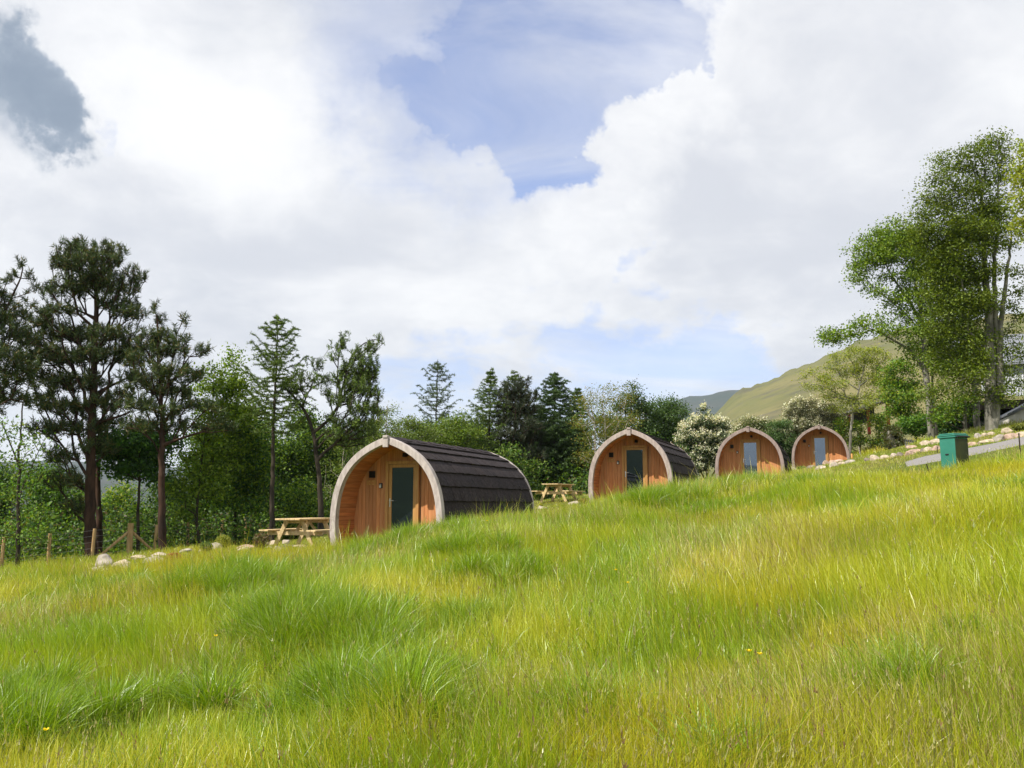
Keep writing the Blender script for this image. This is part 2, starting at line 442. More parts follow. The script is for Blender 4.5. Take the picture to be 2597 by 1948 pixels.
TUSS = [(545, 1500, 13.0, 0.75, 4200, 0.48), (640, 1480, 13.6, 0.6, 3000, 0.44), (830, 1590, 10.2, 0.6, 4200, 0.48), (760, 1640, 9.0, 0.5, 3000, 0.46), (900, 1640, 9.2, 0.5, 3000, 0.46), (700, 1600, 9.6, 0.4, 2200, 0.44),
                                     (960, 1680, 8.4, 0.4, 1800, 0.40), (30, 1760, 7.6, 0.45, 3000, 0.42), (60, 1830, 6.8, 0.4, 2400, 0.40), (430, 1800, 7.4, 0.35, 1600, 0.36), (980, 1860, 6.3, 0.45, 3000, 0.44), (900, 1810, 6.8, 0.4, 2200, 0.42), (1100, 1800, 7.0, 0.35, 1400, 0.36),
                                     (1650, 1325, 19.0, 0.8, 5200, 0.58), (1720, 1300, 20.2, 0.8, 4200, 0.52), (1560, 1345, 18.4, 0.6, 3000, 0.44), (1850, 1265, 21.0, 0.9, 4000, 0.50), (1980, 1245, 21.6, 0.9, 3600, 0.46), (2080, 1290, 19.5, 0.8, 3200, 0.44),
                                     (1130, 1400, 16.4, 0.8, 3600, 0.44), (1280, 1380, 17.4, 0.8, 3600, 0.42), (1000, 1390, 16.2, 0.7, 3000, 0.42), (1180, 1480, 14.0, 0.6, 2200, 0.38), (1250, 1560, 12.0, 0.6, 2200, 0.38),
                                     (1800, 1370, 17.0, 0.6, 2400, 0.38), (1500, 1400, 16.4, 0.6, 2200, 0.38), (300, 1520, 13.5, 0.7, 2600, 0.38), (140, 1480, 15.5, 0.8, 2600, 0.38), (1220, 1650, 9.6, 0.35, 1000, 0.34), (2330, 1880, 6.0, 0.35, 1200, 0.30), (2450, 1700, 7.2, 0.35, 1000, 0.28), (2580, 1340, 14.0, 0.5, 1400, 0.34), (1500, 1900, 5.9, 0.3, 1200, 0.34), (620, 1560, 11.2, 0.5, 1800, 0.4)]
for (px, py, D, rad, nb, hh) in TUSS:
    p = at(px, py, D)
    _G = _G + (0.11 if D < 15 else 0.05) * hh / 0.45 * np.exp(-((_X - p[0]) ** 2 + (_Y - p[1]) ** 2) / (2 * (rad * 0.75) ** 2))
def gz(x, y):
    x = np.asarray(x, float); y = np.asarray(y, float)
    return bil(_G, GX0, GY0, GS, np.atleast_1d(x), np.atleast_1d(y))
def gz1(x, y): return float(gz(x, y)[0])

def build_ground():
    rr = [0.0]
    r = 0.6
    while r < 80: rr.append(r); r *= 1.014 if r > 8 else 1.05
    while r < 5000: rr.append(r); r *= 1.12
    rr = np.array(rr[1:]); na = 900
    az = np.linspace(0, 2 * math.pi, na, endpoint=False)
    Rr, A = np.meshgrid(rr, az, indexing='ij')
    X = Rr * np.sin(A); Y = Rr * np.cos(A)
    Z = np.where(Rr < 85, gz(X.ravel(), Y.ravel()).reshape(X.shape), zfar(X, Y))
    w = sstep(80, 88, Rr); Z = gz(np.clip(X, -88, 88).ravel(), np.clip(Y, -88, 122).ravel()).reshape(X.shape) * (1 - w) + zfar(X, Y) * w
    Z = Z - sstep(300, 1500, Rr) * 10
    V = np.stack([X, Y, Z], -1).reshape(-1, 3)
    V = np.vstack([V, [[0, 0, gz1(0, 0)]]])
    n = len(rr)
    i = np.arange(n - 1)[:, None] * na; j = np.arange(na)[None]; j2 = (j + 1) % na
    Q = np.stack([i + j, i + na + j, i + na + j2, i + j2], -1).reshape(-1, 4)
    Tq = np.concatenate([Q[:, [0, 1, 2]], Q[:, [0, 2, 3]]])
    c = len(V) - 1
    cap = np.stack([np.full(na, c), np.arange(na), (np.arange(na) + 1) % na], -1)
    m, g, out = new_mat('meadow_soil')
    p = g.n('ShaderNodeBsdfPrincipled'); p.inputs['Roughness'].default_value = 1.0; p.inputs['Specular IOR Level'].default_value = 0.05
    geo = g.n('ShaderNodeNewGeometry')
    n1 = g.noise(geo.outputs['Position'], 0.35, 5); n2 = g.noise(geo.outputs['Position'], 6.0, 6, 0.7)
    c_ = g.mix(g.mrange(n1, 0.35, 0.65), (0.085, 0.115, 0.02, 1), (0.13, 0.13, 0.035, 1))
    c_ = g.mix(g.mrange(n2, 0.45, 0.7), c_, (0.05, 0.06, 0.02, 1))
    g.put(p.inputs['Base Color'], c_)
    m.node_tree.links.new(p.outputs[0], out.inputs[0])
    o = mesh_np('ground', V, np.vstack([Tq, cap]), m, smooth=True)
    tag(o, kind='structure')
build_ground()

# ------------------------------------------------------------------ hills
def hill_mat(name, a, b, rock):
    m, g, out = new_mat(name)
    p = g.n('ShaderNodeBsdfPrincipled'); p.inputs['Roughness'].default_value = 1.0; p.inputs['Specular IOR Level'].default_value = 0.03
    geo = g.n('ShaderNodeNewGeometry')
    P = geo.outputs['Position']
    n1 = g.noise(P, 0.006, 7, 0.6); n2 = g.noise(g.vmath('MULTIPLY', P, (1, 1, 2.2)), 0.02, 7, 0.65)
    sepn = g.n('ShaderNodeSeparateXYZ'); g.put(sepn.inputs[0], geo.outputs['Normal'])
    c = g.mix(g.mrange(n1, 0.38, 0.62), tuple(a) + (1,), tuple(b) + (1,))
    c = g.mix(g.mrange(n2, 0.52, 0.68, 0, 0.6), c, tuple(rock) + (1,))
    n6 = g.noise(g.vmath('ADD', P, (900, 200, 50)), 0.011, 8, 0.7)
    c = g.mix(g.mrange(n6, 0.50, 0.66, 0, 0.40), c, (rock[0] * 0.6, rock[1] * 0.75, rock[2] * 0.5, 1))
    sp = g.noise(P, 0.12, 5, 0.7)
    c = g.mix(g.mrange(sp, 0.55, 0.7, 0, 0.5), c, (0.05, 0.07, 0.03, 1))
    g.put(p.inputs['Base Color'], c)
    m.node_tree.links.new(p.outputs[0], out.inputs[0])
    return m
HM1 = hill_mat('fell_turf', (0.125, 0.13, 0.050), (0.18, 0.16, 0.070), (0.085, 0.078, 0.068))
HM2 = hill_mat('far_fell', (0.03, 0.042, 0.025), (0.05, 0.052, 0.035), (0.07, 0.065, 0.06))

def az_el(px, py):
    d = pdir(px, py)
    return math.degrees(math.atan2(d[0], d[1])), d[2] / math.hypot(d[0], d[1])

def sheet(name, az, prof, r0, r1, z0, nr, mat, pw=1.4, nz=0.02, seed=5, back=1.5, tag_=True):
    az = np.radians(az)
    t = np.linspace(0, 1, nr)
    tt = np.concatenate([t, [1.0 + 0.1 * k for k in range(1, 6)]])
    Rr = r0 + (r1 - r0) * tt[:, None] + 0 * az[None]
    kk_ = np.ones(31) / 31; sm = np.convolve(np.pad(prof, 15, mode='edge'), kk_, 'valid')
    fr = np.clip(tt, 0, 1)[:, None] ** 9
    ridge = (sm[None] * (1 - fr) + prof[None] * fr) * r1
    up = np.clip(tt, 0, 1)[:, None] ** pw
    Z = z0 + (ridge - z0) * up
    X = Rr * np.sin(az)[None]; Y = Rr * np.cos(az)[None]
    nn = (fbm(X, Y, r1 * 0.12, seed, 6) - 0.5) + 0.5 * (np.abs(fbm(X, Y, r1 * 0.05, seed + 3, 4) - 0.5) - 0.15)
    lift = np.minimum(up, 1) * (0.25 + 0.75 * np.clip(1 - np.abs(tt[:, None] - 0.5) * 2, 0, 1))
    lift[nr - 1:] = lift[nr - 1]
    Z = Z + nn * nz * r1 * lift
    Z[nr:] -= (tt[nr:, None] - 1) * ridge[-1:] * back
    V = np.stack([X, Y, Z], -1).reshape(-1, 3)
    na = len(az); n = len(tt)
    i = np.arange(n - 1)[:, None] * na; j = np.arange(na - 1)[None]
    Q = np.stack([i + j, i + j + 1, i + na + j + 1, i + na + j], -1).reshape(-1, 4)
    o = mesh_np(name, V, Q, mat, smooth=True, nper=4)
    tag(o, kind='structure')
    return o

RIDGE = [(1770, 1110), (1790, 1080), (1820, 1045), (1845, 1018), (1868, 1000), (1885, 988), (1907, 981), (1921, 972), (1946, 968), (1966, 958), (1990, 940),
         (2013, 933), (2035, 928), (2068, 914), (2101, 903), (2137, 886), (2173, 870), (2221, 850), (2300, 834), (2400, 815), (2500, 803), (2597, 796), (2800, 760), (3200, 730), (4200, 760)]
_a, _e = zip(*[az_el(*q) for q in RIDGE])
az1 = np.linspace(_a[0], 66, 620)
e1 = np.interp(az1, _a, _e)
e1 = e1 + (fbm(az1, az1 * 0, 0.9, 4, 5) - 0.5) * 0.010 * sstep(_a[0], _a[0] + 4, az1)
sheet('fell', az1, e1, 150, 900, -6, 150, HM1, 1.25, 0.012, 5)
FAR = [(1450, 1090), (1600, 1060), (1700, 1022), (1727, 1013), (1749, 1006), (1777, 1008), (1805, 1006), (1824, 999), (1846, 994), (1868, 992), (1890, 990), (1960, 980), (2300, 960), (2597, 960)]
_a2, _e2 = zip(*[az_el(*q) for q in FAR])
az2 = np.linspace(-180, 180, 1500)
base_el = 0.050 + 0.020 * (fbm(az2 + 200, az2 * 0, 26, 8, 4) - 0.5) * 2
base_el = np.where(np.abs(az2) > 90, base_el + 0.006, base_el * 0.72)
e2 = np.interp(az2, _a2, _e2)
wr = sstep(2, 10, az2) * (1 - sstep(35, 70, az2))
e2 = base_el * (1 - wr) + e2 * wr
e2 += (fbm(az2 + 300, az2 * 0, 2.5, 12, 5) - 0.5) * 0.006
hb = np.interp(az2, [-180, -165, -160, -147, -131, -115, -100], [0.035, 0.030, 0.030, 0.056, 0.10, 0.10, 0.06])
wb = 1 - sstep(-108, -98, az2); e2 = e2 * (1 - wb) + (hb + (fbm(az2 + 300, az2 * 0, 2.5, 12, 5) - 0.5) * 0.006) * wb
# close the ring smoothly
kk = sstep(165, 180, np.abs(az2)); e2 = e2 * (1 - kk) + 0.035 * kk
sheet('hills', az2, e2, 1100, 3600, -40, 60, HM2, 1.3, 0.012, 21)

azb = np.linspace(-156, -98, 120)
sheet('added_slope', azb, 0.125 * sstep(-156, -135, azb) * (1 - sstep(-108, -98, azb)) + 0.004, 70, 320, -8, 40, hill_mat('added_wooded_slope', (0.02, 0.03, 0.012), (0.035, 0.045, 0.015), (0.015, 0.02, 0.01)), 1.2, 0.02, 33)  # unseen dark slope behind the camera, added to darken the nearest pod's glass

# ------------------------------------------------------------------ mesh builder for made things
class MB:
    def __init__(s): s.v = []; s.f = []; s.c = []
    def add(s, vs, fs, col=(1, 1, 1)):
        b = len(s.v)
        s.v += [tuple(float(x) for x in v) for v in vs]
        s.f += [tuple(b + i for i in f) for f in fs]
        s.c += [col] * len(vs)
        return s
    def box(s, c, size, rot=None, col=(1, 1, 1), taper=1.0):
        hx, hy, hz = size[0] / 2, size[1] / 2, size[2] / 2
        vs = [Vector((x * hx * (taper if z < 0 else 1), y * hy * (taper if z < 0 else 1), z * hz)) for x in (-1, 1) for y in (-1, 1) for z in (-1, 1)]
        if rot is not None: vs = [rot @ v for v in vs]
        vs = [v + Vector(c) for v in vs]
        return s.add(vs, [(0, 1, 3, 2), (4, 6, 7, 5), (0, 4, 5, 1), (2, 3, 7, 6), (0, 2, 6, 4), (1, 5, 7, 3)], col)
    def beam(s, a, b, w, h, col=(1, 1, 1), up=(0, 0, 1)):
        a = Vector(a); b = Vector(b); d = b - a; L = d.length; d.normalize()
        u = Vector(up); x = d.cross(u)
        if x.length < 1e-4: x = d.cross(Vector((1, 0, 0)))
        x.normalize(); z = x.cross(d)
        rot = Matrix((x, d, z)).transposed()
        return s.box((a + b) / 2, (w, L, h), rot, col)
    def tube(s, pts, rads, k=8, col=(1, 1, 1), cap=True):
        pts = [Vector(p) for p in pts]
        b0 = len(s.v); ring = []
        vs = []
        for i, p in enumerate(pts):
            d = (pts[min(i + 1, len(pts) - 1)] - pts[max(i - 1, 0)]).normalized()
            x = d.cross(Vector((0, 0, 1)))
            if x.length < 1e-3: x = Vector((1, 0, 0))
            x.normalize(); y = d.cross(x)
            r = rads[i] if hasattr(rads, '__len__') else rads
            vs += [p + (x * math.cos(2 * math.pi * j / k) + y * math.sin(2 * math.pi * j / k)) * r for j in range(k)]
        fs = []
        for i in range(len(pts) - 1):
            for j in range(k):
                j2 = (j + 1) % k
                fs.append((i * k + j, i * k + j2, (i + 1) * k + j2, (i + 1) * k + j))
        if cap:
            fs.append(tuple(range(k))[::-1]); fs.append(tuple((len(pts) - 1) * k + j for j in range(k)))
        return s.add(vs, fs, col)
    def build(s, name, mat, parent=None, smooth=False, bevel=0.0):
        me = bpy.data.meshes.new(name)
        me.from_pydata(s.v, [], s.f)
        ca = me.color_attributes.new('Col', 'FLOAT_COLOR', 'POINT')
        a = np.ones((len(s.v), 4), np.float32); a[:, :3] = np.array(s.c)
        ca.data.foreach_set('color', a.ravel())
        me.materials.append(mat)
        if smooth:
            me.polygons.foreach_set('use_smooth', np.ones(len(me.polygons), dtype=bool))
        me.update()
        o = bpy.data.objects.new(name, me)
        COL.objects.link(o)
        if parent is not None: o.parent = parent
        if bevel:
            b = o.modifiers.new('bevel', 'BEVEL'); b.width = bevel; b.segments = 2; b.limit_method = 'ANGLE'; b.angle_limit = R(40)
        return o

def jit(rnd, a=0.12):
    v = 1 + rnd.uniform(-a, a); w = rnd.uniform(-a, a) * 0.25
    return (v * (1 + w), v, v * (1 - w))

# ------------------------------------------------------------------ camping pods
PROF = [(1.385, 0), (1.42, .30), (1.43, .60), (1.405, .95), (1.345, 1.25), (1.235, 1.56), (1.06, 1.84), (.86, 2.05), (.62, 2.225), (.34, 2.37), (0, 2.50)]
def catmull(P, n):
    P = [np.array(p, float) for p in P]
    P = [2 * P[0] - P[1]] + P + [2 * P[-1] - P[-2]]
    out = []
    for i in range(1, len(P) - 2):
        for k in range(n):
            t = k / n
            out.append(0.5 * ((2 * P[i]) + (-P[i - 1] + P[i + 1]) * t + (2 * P[i - 1] - 5 * P[i] + 4 * P[i + 1] - P[i + 2]) * t * t + (-P[i - 1] + 3 * P[i] - 3 * P[i + 1] + P[i + 2]) * t ** 3))
    out.append(P[-2])
    return np.array(out)
def half_profile(W, H, off=0.0, n=6):
    """right half from foot to apex; off > 0 moves inwards along the normal"""
    P = catmull([(x * W / 2.86, z * H / 2.5) for x, z in PROF], n)
    T = np.gradient(P, axis=0); T /= np.linalg.norm(T, axis=1)[:, None]
    N = np.stack([T[:, 1], -T[:, 0]], -1)   # outward (right/up)
    Q = P - N * off
    Q[0] = (P[0][0] - off, 0.0)
    # keep the apex on the centre line
    a, b = Q[-2], Q[-1]
    ang = math.atan2(T[-1][1], -T[-1][0])
    Q[-1] = (0, P[-1][1] - off / math.cos(ang))
    Q = Q[(Q[:, 0] > 0) | (np.arange(len(Q)) == len(Q) - 1)]
    return Q

def band(mb, Po, Pi, y0, y1, side, col=None, rnd=None):
    """arch band between outer and inner half profiles, solid"""
    n = min(len(Po), len(Pi))
    # resample both to the same parameter
    def rs(P, m):
        L = np.r_[0, np.cumsum(np.linalg.norm(np.diff(P, axis=0), axis=1))]
        t = np.linspace(0, L[-1], m)
        return np.stack([np.interp(t, L, P[:, 0]), np.interp(t, L, P[:, 1])], -1)
    m = 40
    A, B = rs(Po, m), rs(Pi, m)
    vs = []
    for i in range(m):
        for (P, y) in ((A, y0), (B, y0), (B, y1), (A, y1)):
            vs.append((P[i][0] * side, y, P[i][1]))
    fs = []
    for i in range(m - 1):
        a = i * 4; b = a + 4
        for k in range(4):
            f = (a + k, a + (k + 1) % 4, b + (k + 1) % 4, b + k)
            fs.append(f if side > 0 else f[::-1])
    fs.append((0, 3, 2, 1) if side > 0 else (0, 1, 2, 3))
    e = (m - 1) * 4
    fs.append((e, e + 1, e + 2, e + 3) if side > 0 else (e, e + 3, e + 2, e + 1))
    mb.add(vs, fs, col or (1, 1, 1))

POD_LABELS = [
    'nearest and largest camping pod, whole length of its dark shingled roof in view',
    'second camping pod with pale sill below its door, left of the big white hawthorn',
    'third camping pod, tall grass hiding its door foot, right of the big white hawthorn',
    'smallest and farthest camping pod with scattered pale rocks at its foot']
def make_pod(i, loc, W, H, L, trimcol):
    rnd = random.Random(50 + i)
    root = empty('camping_pod', loc, -POD_AX)
    tag(root, POD_LABELS[i], 'camping pod', 'row of arched timber camping pods')
    REC = 0.85
    # trims front and back
    for nm, y0, y1 in (('front_arch', -0.06, 0.10), ('rear_arch', L - 0.10, L + 0.03)):
        mb = MB()
        for s in (-1, 1):
            band(mb, half_profile(W, H), half_profile(W, H, 0.150), y0, y1, s, trimcol)
        mb.build(nm, M['trim'], root, bevel=0.008)
    kb = MB()
    kb.box((0, -0.075, H - 0.115), (0.135, 0.05, 0.27), col=tuple(c * 0.93 for c in trimcol))
    kb.box((0, -0.02, H - 0.01), (0.12, 0.20, 0.05), col=tuple(c * 0.9 for c in trimcol))
    kb.build('ridge_block', M['trim'], root, bevel=0.006)
    # shingle courses
    P = half_profile(W, H, 0.05, 10)
    Lc = np.r_[0, np.cumsum(np.linalg.norm(np.diff(P, axis=0), axis=1))]
    T = np.gradient(P, axis=0); T /= np.linalg.norm(T, axis=1)[:, None]
    N = np.stack([T[:, 1], -T[:, 0]], -1)
    def pt(t, o):
        x = np.interp(t, Lc, P[:, 0]); z = np.interp(t, Lc, P[:, 1])
        nx = np.interp(t, Lc, N[:, 0]); nz = np.interp(t, Lc, N[:, 1])
        return x + nx * o, z + nz * o
    rb = MB()
    NC = 9; tot = Lc[-1] - 0.03
    ny = 30
    for s in (-1, 1):
        for c in range(NC):
            t0 = tot * c / NC; t1 = tot * (c + 1) / NC + 0.04
            t1 = min(t1, tot)
            K = 4
            for yk in range(ny):
                ya = 0.10 + (L - 0.20) * yk / ny; yb = 0.10 + (L - 0.20) * (yk + 1) / ny
                o0 = 0.066 + rnd.uniform(-0.006, 0.006); dz = rnd.uniform(-0.010, 0.010)
                col = jit(rnd, 0.16)
                vs = []
                for k in range(K + 1):
                    t = t0 + dz + (t1 - t0 - dz) * k / K
                    o = o0 + (0.018 - o0) * k / K
                    x, z = pt(max(t, 0), o)
                    vs += [(x * s, ya, z), (x * s, yb, z)]
                x, z = pt(max(t0 + dz, 0), 0.004)
                b = len(vs); vs += [(x * s, ya, z), (x * s, yb, z)]
                fs = [(2 * k, 2 * k + 1, 2 * k + 3, 2 * k + 2) for k in range(K)] + [(b, b + 1, 1, 0)]
                fs += [tuple([2 * k for k in range(K, -1, -1)] + [b]), tuple([2 * k + 1 for k in range(K + 1)] + [b + 1])]
                rb.add(vs, fs, col)
        # solid under-shell
        band(rb, half_profile(W, H, 0.045), half_profile(W, H, 0.075), 0.10, L - 0.10, s, (0.6, 0.6, 0.6))
    roof = rb.build('roof', M['shingle'], root)
    cb = MB()
    for yk in range(ny // 2):
        ya = 0.11 + (L - 0.22) * yk / (ny // 2); yb = 0.11 + (L - 0.22) * (yk + 1) / (ny // 2) + 0.02
        o = 0.012 * (yk % 2)
        x1, z1 = pt(tot - 0.14, 0.045 + o)
        xa, za = 0, H + 0.01 + o
        vs = [(-x1, ya, z1), (xa, ya, za), (x1, ya, z1), (-x1, yb, z1), (xa, yb, za), (x1, yb, z1),
              (-x1, ya, z1 - .025), (xa, ya, za - .03), (x1, ya, z1 - .025), (-x1, yb, z1 - .025), (xa, yb, za - .03), (x1, yb, z1 - .025)]
        cb.add(vs, [(0, 1, 4, 3), (1, 2, 5, 4), (0, 6, 7, 1), (1, 7, 8, 2), (3, 4, 10, 9), (4, 5, 11, 10), (0, 3, 9, 6), (2, 8, 11, 5)], jit(rnd, 0.14))
    cb.build('ridge_cap', M['shingle'], roof)
    # porch lining: boards running front to back
    lb = MB()
    for s in (-1, 1):
        Pi = half_profile(W, H, 0.10, 10); 
        Li = np.r_[0, np.cumsum(np.linalg.norm(np.diff(Pi, axis=0), axis=1))]
        nb = int(Li[-1] / 0.095)
        for k in range(nb):
            ta = Li[-1] * k / nb + 0.003; tb = Li[-1] * (k + 1) / nb - 0.003
            a = np.array([np.interp(ta, Li, Pi[:, 0]), np.interp(ta, Li, Pi[:, 1])]); b = np.array([np.interp(tb, Li, Pi[:, 0]), np.interp(tb, Li, Pi[:, 1])])
            d = (b - a) / np.linalg.norm(b - a); n_ = np.array([d[1], -d[0]])
            q = [a, b, b - n_ * 0.022, a - n_ * 0.022]
            vs = [(p[0] * s, y, p[1]) for y in (0.09, REC + 0.03) for p in q]
            lb.add(vs, [(0, 1, 2, 3), (4, 7, 6, 5), (0, 4, 5, 1), (1, 5, 6, 2), (2, 6, 7, 3), (3, 7, 4, 0)], jit(rnd, 0.13))
    lb.build('porch_lining', M['cedar_h'], root)
    # front wall: vertical boards around the door opening
    Pw = half_profile(W, H, 0.115, 10)
    zs = Pw[:, 1]; xs = Pw[:, 0]
    top = np.argmax(xs)
    def zmax(x):
        x = abs(x)
        return float(np.interp(-x, -xs[top:], zs[top:]))
    def zmin(x):
        x = abs(x)
        if x <= xs[0]: return 0.06
        return max(0.06, float(np.interp(x, xs[:top + 1], zs[:top + 1])))
    DW, DH, DC = 0.88, 1.98, -0.02     # door opening
    wb = MB()
    x = -xs.max() + 0.004
    bw = 0.098
    while x < xs.max() - 0.01:
        xb = min(x + bw, xs.max() - 0.004)
        col = jit(rnd, 0.14)
        segs = [(x, xb, zmin(max(abs(x), abs(xb))))]
        zb = max(zmin(x), zmin(xb))
        over = not (xb <= DC - DW / 2 or x >= DC + DW / 2)
        if over:
            # split at the jambs
            for (a, b) in ((x, min(xb, DC - DW / 2)), (max(x, DC + DW / 2), xb)):
                if b - a > 0.012:
                    wb.add([(p, y, z) for y in (REC, REC + 0.02) for (p, z) in ((a + .002, 0.06), (b - .002, 0.06), (b - .002, zmax(b)), (a + .002, zmax(a)))],
                           [(0, 1, 2, 3), (4, 7, 6, 5), (0, 4, 5, 1), (1, 5, 6, 2), (2, 6, 7, 3), (3, 7, 4, 0)], col)
            a, b = max(x, DC - DW / 2), min(xb, DC + DW / 2)
            zb = DH
        else:
            a, b = x, xb
        if b - a > 0.012:
            za_, zb_ = (DH, DH) if over else (zmin(a), zmin(b))
            wb.add([(p, y, z) for y in (REC, REC + 0.02) for (p, z) in ((a + .002, za_), (b - .002, zb_), (b - .002, zmax(b)), (a + .002, zmax(a)))],
                   [(0, 1, 2, 3), (4, 7, 6, 5), (0, 4, 5, 1), (1, 5, 6, 2), (2, 6, 7, 3), (3, 7, 4, 0)], col)
        x += bw
    wb.build('front_wall', M['cedar'], root, bevel=0.002)
    # dark backing behind the board joints, and the rear wall
    def gable(y, off, name, mat, flip):
        P2 = half_profile(W, H, off, 6)
        ring = [(p[0], y, max(p[1], 0.05)) for p in P2] + [(-p[0], y, max(p[1], 0.05)) for p in P2[-2::-1]]
        ring2 = [(a, b + 0.03, c) for a, b, c in ring]
        n = len(ring)
        fs = [tuple(range(n))[::-1], tuple(range(n, 2 * n))] + [(k, (k + 1) % n, n + (k + 1) % n, n + k) for k in range(n)]
        mb = MB(); mb.add(ring + ring2, fs, (0.9, 0.9, 0.9)); return mb.build(name, mat, root)
    gable(REC + 0.03, 0.10, 'wall_core', M['black'], 0)
    gable(L - 0.14, 0.10, 'rear_wall', M['cedar'], 0)
    # door frame, leaf, pane, handle
    fb = MB()
    fw = 0.075
    for s in (-1, 1):
        fb.box((DC + s * (DW / 2 - fw / 2), REC - 0.012, DH / 2 + 0.03), (fw, 0.09, DH - 0.06))
    fb.box((DC, REC - 0.012, DH - fw / 2 + 0.002), (DW - 2 * fw - 0.002, 0.088, fw))
    fb.box((DC, REC - 0.02, 0.075), (DW - 2 * fw - 0.002, 0.12, 0.03))
    fb.build('door_frame', M['pine_wood'], root, bevel=0.004)
    lw = DW - 2 * fw - 0.012
    db = MB(); z0, z1 = 0.10, DH - fw - 0.006
    st = 0.075
    for s in (-1, 1):
        db.box((DC + s * (lw / 2 - st / 2), REC - 0.005, (z0 + z1) / 2), (st, 0.05, z1 - z0))
    db.box((DC, REC - 0.005, z1 - st / 2), (lw - 2 * st - 0.002, 0.048, st)); db.box((DC, REC - 0.005, z0 + 0.06), (lw - 2 * st - 0.002, 0.048, 0.12))
    door = db.build('door', M['pine_wood'], root, bevel=0.004)
    pb = MB(); pb.box((DC, REC - 0.004, (z0 + 0.12 + z1 - st) / 2), (lw - 2 * st - 0.004, 0.02, z1 - st - z0 - 0.124))
    pb.build('pane', M['glass'], door)
    hb = MB(); hx = DC - lw / 2 + st * 0.5
    hb.box((hx, REC - 0.034, 1.0), (0.032, 0.008, 0.20)); hb.tube([(hx, REC - 0.036, 1.05), (hx, REC - 0.075, 1.05), (hx + 0.12, REC - 0.078, 1.045)], 0.010, 8)
    hb.build('handle', M['steel'], door, bevel=0.002)
    # black vent, name board, key safe, porch lamp
    vb = MB(); vb.box((-0.84, REC - 0.02, 1.67), (0.15, 0.04, 0.16))
    for k in range(4): vb.box((-0.84, REC - 0.045, 1.61 + 0.04 * k), (0.13, 0.02, 0.018), Matrix.Rotation(R(35), 3, 'X'))
    vb.build('vent', M['black'], root)
    nb_ = MB(); nb_.box((-0.86, REC - 0.012, 1.475), (0.25, 0.02, 0.11)); pl = nb_.build('name_board', M['pine_wood'], root, bevel=0.006)
    nt = MB()
    for (u, w_) in ((-0.065, 0.055), (0.045, 0.085)): nt.box((-0.86 + u, REC - 0.025, 1.468), (w_, 0.006, 0.022))
    nt.build('carved_marks', M['cedar'], pl)
    kb = MB(); kb.box((-0.60, REC - 0.02, 1.40), (0.085, 0.04, 0.125)); ks = kb.build('key_safe', M['black'], root, bevel=0.012)
    kb = MB(); kb.box((-0.608, REC - 0.045, 1.392), (0.052, 0.012, 0.085)); kf = kb.build('key_pad', M['white_plastic'], ks, bevel=0.006)
    kb = MB(); kb.box((-0.608, REC - 0.053, 1.418), (0.022, 0.008, 0.022)); kb.build('lens', M['black'], ks)
    lm = MB(); lm.box((0.06, REC - 0.015, 2.12), (0.08, 0.03, 0.08)); lm.tube([(0.06, REC - 0.02, 2.12), (0.06, REC - 0.08, 2.12)], [0.02, 0.02])
    lm.tube([(0.06, REC - 0.09, 2.16), (0.06, REC - 0.10, 2.07)], [0.05, 0.055], 12); lm.build('porch_lamp', M['black'], root)
    # thin dark tube right of the door, standing in for its frame's shadow
    cb = MB(); cb.tube([(DC + DW / 2 + 0.03, REC - 0.008, 0.06), (DC + DW / 2 + 0.03, REC - 0.008, DH - 0.15), (DC + DW / 2 + 0.05, REC - 0.008, DH - 0.05)], 0.007, 6)
    cb.build('frame_shadow', M['bark_dark'], root)
    # plinth / deck
    pb = MB()
    pb.box((0, L / 2, -0.17), (W * 0.955, L - 0.04, 0.34))
    pb.build('plinth', M['concrete'], root, bevel=0.01)
    sb = MB(); n = 7
    for k in range(n): sb.box((0, 0.06 + (REC - 0.06) * (k + .5) / n, 0.02), (W - 0.34, (REC - 0.06) / n - 0.006, 0.036), col=jit(rnd, .1))
    sb.build('porch_deck', M['table_wood'], root)
    step = MB(); step.box((0.0, -0.16, -0.06), (W * 0.62, 0.22, 0.12)); step.build('door_sill', M['concrete'], root, bevel=0.01)
    return root
for i, (px, py, D, W, H, L) in enumerate(PODS):
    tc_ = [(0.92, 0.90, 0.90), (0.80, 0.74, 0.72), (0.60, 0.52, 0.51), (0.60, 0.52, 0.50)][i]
    make_pod(i, POD_LOC[i], W, H, L, tc_)

